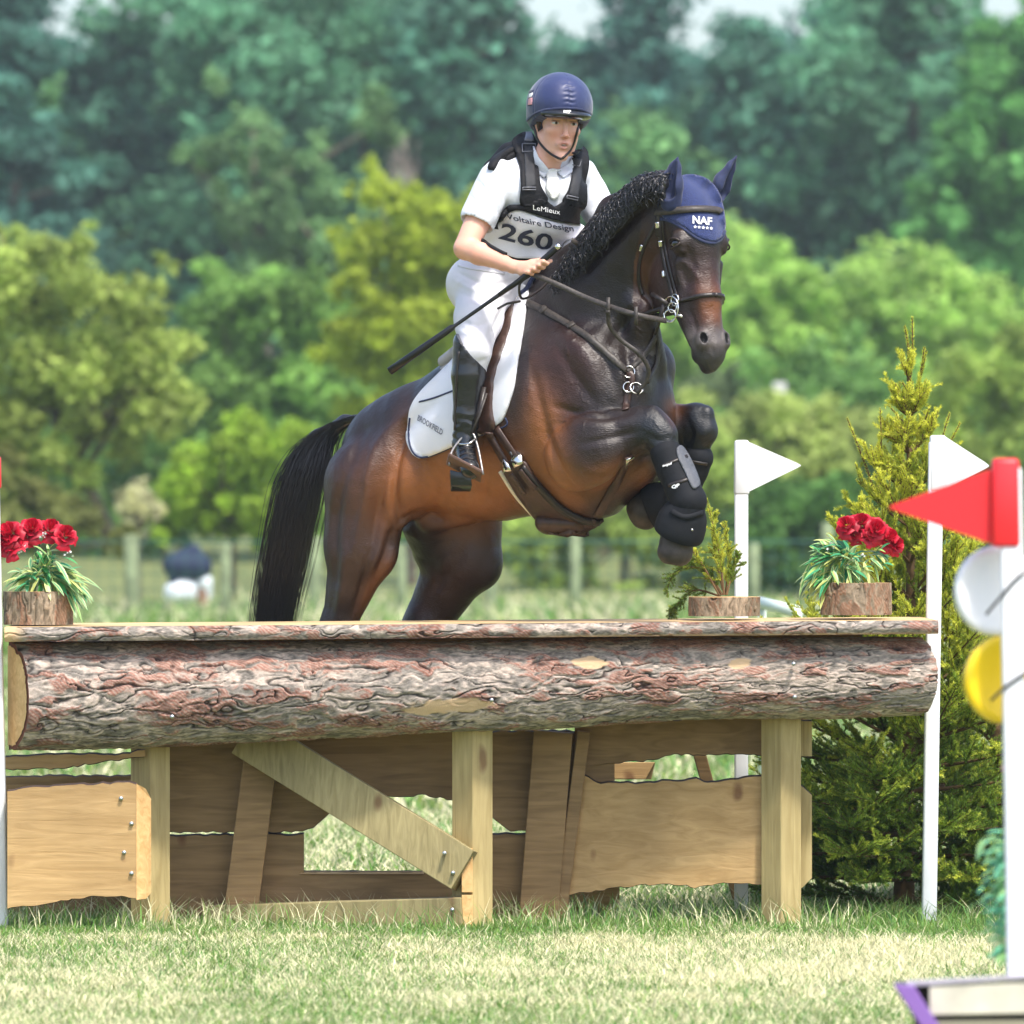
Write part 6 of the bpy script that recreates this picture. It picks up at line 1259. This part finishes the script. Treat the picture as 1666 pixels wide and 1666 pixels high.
# body protector: padded back and side shell, front yoke, shoulder straps
vest = cloth('body_protector', [lambda F: torso(F, .026), lambda F: F.chain([P(862,250,.52),P(836,262,.50),P(822,285,.52)],[.055,.068,.09],.03),
    lambda F: F.ell(ShR-TL*.03+TFw*.0,(TL,TFw,UP),(.10,.09,.10),.01,True), lambda F: F.ell(ShL+TL*.03,(TL,TFw,UP),(.09,.085,.10),.01,True),
    lambda F: F.half(P(872,330,.44), TFw), lambda F: F.half(P(812,446,.55), (-.25,.2,-1))], M_vest, (lo[0],.1,P(800,500,.5).z), (hi[0],1.0,P(800,215,.4).z), wr=.002)
VB = world_bvh(shirt, body, vest)
fpatch('yoke', [(816,340),(828,332),(848,331),(862,327),(876,322),(890,332),(902,335),(915,326),(925,312),(936,318),(944,330),(947,350),(941,360),(915,359),(880,352),(848,338),(832,342),(818,356),(808,370),(806,364),(811,350)], M_vest, .008, .016, VB, step=4, relax=3)
for poly in ([(840,230),(852,224),(866,226),(872,238),(871,262),(874,300),(884,322),(878,332),(858,334),(846,328),(847,300),(842,266),(834,240)],
             [(931,246),(940,243),(950,252),(953,270),(947,300),(945,334),(924,332),(914,326),(924,306),(930,275),(928,250)]):
    fpatch('shoulder_pad', poly, M_vest, .007, .016, VB, step=4, relax=3)
YB2 = world_bvh(*[o for o in bpy.data.objects if o.parent == rider and o.name.split('.')[0] in ('yoke','shoulder_pad','shirt','body_protector','body')])
child('shoulder_pad', strap_on([(852,238),(834,244),(817,254),(805,265),(799,277)], [.03,.045,.045,.045,.04,.04,.04,.036,.034,.032,.03,.024], .016, VB, .0, 12), M_vest, rider)
fpatch('strap', [(852,226),(866,226),(868,262),(871,304),(855,306),(853,262)], M_web, .001, .005, YB2, sm=False)
fpatch('strap', [(932,258),(946,260),(944,290),(939,322),(925,318),(931,290)], M_web, .001, .005, YB2, sm=False)
M_buckle = mat('grey_plastic', (.16,.16,.18), .35)
for c4 in (((850,234),(871,234),(871,246),(850,247)), ((930,256),(946,260),(943,271),(929,268)), ((851,305),(872,305),(872,309),(850,309)), ((923,318),(941,322),(940,326),(922,322))):
    pts = [np.array(hit(*c, YB2, .25)[0])+np.array([0,-.010,0]) for c in c4]; pts.append(pts[0]); child('buckle', tube_mesh([(np.array(pts), .0028)], 'buckle', 6), M_buckle, rider)
fpatch('strap_end', [(857,218),(866,217),(870,232),(853,232)], M_buckle, .006, .005, YB2, sm=False)
bib = fpatch('bib', [(819,356),(832,343),(848,340),(880,354),(915,361),(941,362),(945,380),(930,402),(905,416),(870,420),(838,418),(815,407),(786,391),(796,372)], M_bib, .014, .006, VB, step=4, relax=14)
BB = world_bvh(bib, *[o for o in bpy.data.objects if o.parent == rider and o.name.split('.')[0] in ('yoke','shirt')])
child('lettering', text_on('Voltaire Design', (825,355), (108,21), (-2,-9), BB, .003, .010, curve=-2), M_ink, bib)
child('lettering', text_on('260', (811,387), (84,21), (7,-25), BB, .003, .020), M_ink, bib)
yk = [o for o in bpy.data.objects if o.parent == rider and o.name.startswith('yoke')][0]
child('lettering', text_on('LeMieux', (867,341), (44,8), (0,-8), BB, .003, .0), M_white, yk)
child('belt', strap_on([(782,391),(800,404),(822,415)], px_(7), .006, VB, .004, 12), M_vest, rider)
# breeches
def legf(F, hip, kn, an, g=0, low=.5):
    F.chain([hip, hip.lerp(kn,.5), kn],[.105+g,.088+g,.062+g],.03); F.cone(kn, kn.lerp(an,low),.058+g,.052+g,.02)
def breech_p(F):
    F.cone(P(775,462,.48),P(838,452,.70),.115,.110,.04,(TL,1.0)); F.cone(P(792,470,.50),P(822,452,.58),.12,.13,.04)
    legf(F, HipR, KnR, AnR, 0, .3); legf(F, HipL, KnL, AnL, 0, .3)
    F.cone(P(832,436,.52),P(815,445,.56),.105,.125,.03)
lo2 = np.array([P(690,640,.5).x,-.05,P(800,640,.5).z]); hi2 = np.array([P(960,400,.5).x,1.2,P(800,405,.5).z])
breeches = cloth('breeches', [breech_p], M_breech, lo2, hi2, .006, 2, wr=.0035, ws=7)
_v, _n = get_vn(breeches.data); _o = np.array(root_loc(rider)); put_v(breeches.data, brush(_v+_o, _n, [([(742,442),(790,462),(845,456)],4,-.008),([(738,455),(780,475),(830,478)],4,.006),([(745,475),(790,490),(840,480)],5,-.007),([(750,520),(772,530),(790,526)],4,-.006),([(748,538),(768,546),(788,545)],4,.005),([(845,462),(820,500),(800,540)],5,-.008),([(832,470),(808,505),(790,545)],6,.005),([(760,500),(778,560)],8,.003),([(775,590),(792,585)],4,-.004)])-_o)
RB = world_bvh(breeches, vest, shirt)
child('belt', strap_on([(746,432),(764,437),(790,441),(820,446)], px_(4), .003, RB, .002, 14), M_breech, rider)
def boot(kn, an, toe, heel, px0, nm):
    low = np.minimum(np.minimum(kn,toe),heel)-.12; high = np.maximum(np.maximum(kn,toe),heel)+.12
    top = kn.lerp(an,.02); d = (an-kn).normalized()
    F = Field(low, high, .004); F.chain([top, kn.lerp(an,.35), kn.lerp(an,.75), an],[.066,.064,.050,.044],.015)
    F.cone(an, heel, .043,.036,.02); F.cone(an.lerp(heel,.3), toe, .040,.036,.02); F.cone(heel, toe, .030,.030,.02)
    F.half(P(770,574,.22) if nm == 0 else top, (.75,-.2,.65) if nm == 0 else (0,0,1)); me = F.mesh('boot', 2)
    V = np.empty(len(me.vertices)*3, np.float32); me.vertices.foreach_get('co', V); V = V.reshape(-1,3); N = np.empty(len(V)*3, np.float32); me.vertices.foreach_get('normal', N); N = N.reshape(-1,3)
    q = (V-np.array(an)); w_ = np.exp(-((q@np.array([0,0,1.])-.03)/.05)**2); V = V+N*(np.sin(q@np.array([40,20,95.])+fbm(V*18,2,3)*5)*w_*.0035)[:,None]
    me.vertices.foreach_set('co', V.ravel().astype(np.float32)); me.update(); return child('boot', me, M_boot, rider)
kb = P(765,556,.22); ab = P(757,714,.22); tb = P(765,764,.12); hb_ = P(750,745,.26)
bt = boot(kb, ab, tb, hb_, 0, 0); boot(KnL, AnL, P(905,745,.86), P(885,740,1.02), 0, 1)
BT = world_bvh(bt)
child('zip', strap_on([(746,572),(743,610),(741,650),(740,700)], px_(5), .003, BT, .0, 20), M_leather, rider)
child('spur', tube_mesh([(spline([list(at) for at in (P(776,712,.16),P(762,722,.13),P(745,722,.18),P(736,718,.24))],16), .004)], 'spur'), M_steel, rider)
for y_ in (724,732,740,748): child('lace', strap_on([(748,y_+2),(758,y_-3),(771,y_)], px_(3), .003, BT, .001, 8), M_leather, rider)
# stirrup iron, its leather and tread belong to the saddle
st = child('stirrup', tube_mesh([(spline([list(v) for v in (P(731,757,.13),P(735,735,.16),P(752,712,.18),P(768,704,.18),P(778,730,.15),P(786,772,.10))],30), .0045)],'stirrup'), mat('bronze_steel', (.30,.28,.27), .3, metal=.6), saddle)
child('tread', box_mesh([P(726,757,.20),P(782,786,.16),P(784,770,.02),P(730,742,.06),P(726,751,.20),P(782,780,.16),P(784,764,.02),P(730,736,.06)],'tread',.003), mat('brown_tread', (.13,.07,.05), .6, bump=.003, bump_scale=100), st)
child('tread', box_mesh([P(733,800,.20),P(766,800,.18),P(768,790,.10),P(734,790,.12),P(731,772,.20),P(764,782,.18),P(766,772,.10),P(732,764,.12)],'tread',.003), M_boot, st)
child('stirrup_leather', ribbon_mesh([P(788,630,.19),P(780,668,.18),P(768,704,.18)], [(-.3,-1,0)]*3, .018, .005), M_leather, saddle)
child('stirrup_leather', ribbon_mesh([P(792,640,.185),P(780,676,.175),P(766,706,.175)], [(-.3,-1,0)]*3, .008, .004), M_worn, saddle)
# helmet with silk, peak and harness
helmet = empty('helmet', RD(-.07,0,.1), 'navy riding helmet', 'helmet'); del helmet['label']; del helmet['category']; helmet.parent = rider; helmet.location = Vector(helmet.location)-Vector(rider.location)
HCn = RD(-.067,0,.060)
F = Field(np.array(HCn)-.22, np.array(HCn)+.22, .004)
F.ell(HCn, axr, (.148,.127,.130), .01); F.ell(RD(-.105,0,.02), axr, (.105,.112,.085), .02)
F.half(RD(0,0,.022), RF*.40-RU*1.0)
F.ell(RD(.07,0,-.04), axr, (.14,.105,.085), .012, True)
me = F.mesh('shell', 2); V = np.empty(len(me.vertices)*3, np.float32); me.vertices.foreach_get('co', V); V = V.reshape(-1,3); q = (V-np.array(HCn)); qf, ql, qu = q@np.array(RF), q@np.array(RL), q@np.array(RU)
an_ = np.arctan2(ql, qf); N = q/np.linalg.norm(q,axis=1)[:,None]
w_ = np.sin(qu*330+np.sin(an_*25)*.6)*np.exp(-(np.abs(an_)/.16)**4)*sstep(qu,-.01,.02)*(1-sstep(qu,.07,.10))*.0022 - np.exp(-(an_/.018)**2)*.002 - np.exp(-((np.abs(an_)-1.15)/.02)**2)*.002 - np.exp(-((np.abs(an_)-2.1)/.02)**2)*.002 + fbm(V*22,3,6)*.0018
V = V+N*w_[:,None]; me.vertices.foreach_set('co', V.ravel().astype(np.float32)); me.update()
shell = child('silk_cover', me, mat('navy_satin', (.012,.023,.10), .45, sheen=.3, noise_amt=.1, noise_scale=12), helmet)
F = Field(np.array(HCn)-.22, np.array(HCn)+.24, .003)
F.ell(RD(-.03,0,.030), axr, (.138,.112,.030), .01); F.half(RD(.02,0,.0), -RF); F.ell(RD(-.02,0,-.004), axr, (.125,.098,.030), .006, True)
F.half(RD(.0,0,.058), RU)
pk = child('peak', F.mesh('peak', 2), mat('gloss_peak', (.012,.013,.016), .12, coat=.5), helmet)
SBv = world_bvh(shell, pk)
child('rim', strap_on([(858,196),(872,184),(895,178),(920,176),(945,178),(962,186)], px_(4), .004, SBv, .001, 30), M_navyd, helmet)
fl = child('badge', patch([Vector(v) for v in ((861,148),(870,146),(869,171),(859,173))], SBv, .001, .001, 3), M_navyd, helmet)
child('badge', patch([Vector(v) for v in ((862,153),(868,151),(867,158),(861,159))], SBv, .0025, .001, 2), M_white, helmet); child('badge', patch([Vector(v) for v in ((861,161),(867,159),(867,170),(860,171))], SBv, .0025, .001, 2), mat('pink_badge', (.70,.35,.38), .7), helmet)
child('lettering', text_on('RPP', (917,184), (12,0), (0,-4), SBv, .002, .03), M_white, helmet)
HBv = world_bvh(body)
for pts in ([(866,198),(871,212),(876,228),(888,243),(900,252),(909,257),(914,258)], [(941,192),(940,206),(936,222),(931,238),(923,250),(914,258)]):
    child('harness', strap_on(pts, px_(4), .003, HBv, .002, 30), M_leather, helmet)
child('harness', strap_on([(869,205),(872,215),(874,224)], px_(5), .003, HBv, .002, 10), M_leather, helmet)
# ---- whip held in the right hand
M_blackwhip = mat('black_grip', (.006,.006,.007), .4)
whip = empty('whip', P(760,510,.0), 'long black riding whip held in the hand of the rider and pointing down behind', 'whip')
wa, wb = P(905,404,-.015), P(846,456,.02); wc = P(634,604,.15)
d = wc-wb
child('handle', tube_mesh([([P(910,400,-.02), wa, wb, wb.lerp(wc,.16)],[.010,.0125,.0115,.009])],'handle',12), M_blackwhip, whip)
child('shaft', tube_mesh([([wb, wb.lerp(wc,.25), wb.lerp(wc,.5), wb.lerp(wc,.52), wb.lerp(wc,.8), wc],[.0085,.0075,.007,.0125,.0145,.016])],'shaft',12), M_blackwhip, whip)
child('cap', tube_mesh([([P(911,399,-.02),P(905,404,-.018)],[.0125,.0125])],'cap',12), M_steel, whip)

# ------------------------------------------------------------------ the air: far trees fade a little
hz = mesh_from('haze', [(-330,-34,-3),(330,-34,-3),(330,260,-3),(-330,260,-3),(-330,-34,34),(330,-34,34),(330,260,34),(-330,260,34)], [(3,2,1,0),(4,5,6,7),(0,1,5,4),(1,2,6,5),(2,3,7,6),(3,0,4,7)])
hm_ = bpy.data.materials.new('air'); hm_.use_nodes = True; n_ = hm_.node_tree.nodes; n_.remove(n_['Principled BSDF']); pv = n_.new('ShaderNodeVolumePrincipled'); pv.inputs['Color'].default_value = (.85,.95,1,1); pv.inputs['Density'].default_value = .00045; pv.inputs['Anisotropy'].default_value = .2
hm_.node_tree.links.new(pv.outputs[0], n_['Material Output'].inputs['Volume'])
ho = new_obj('haze', hz, hm_, None, False); tag(ho, kind='stuff')
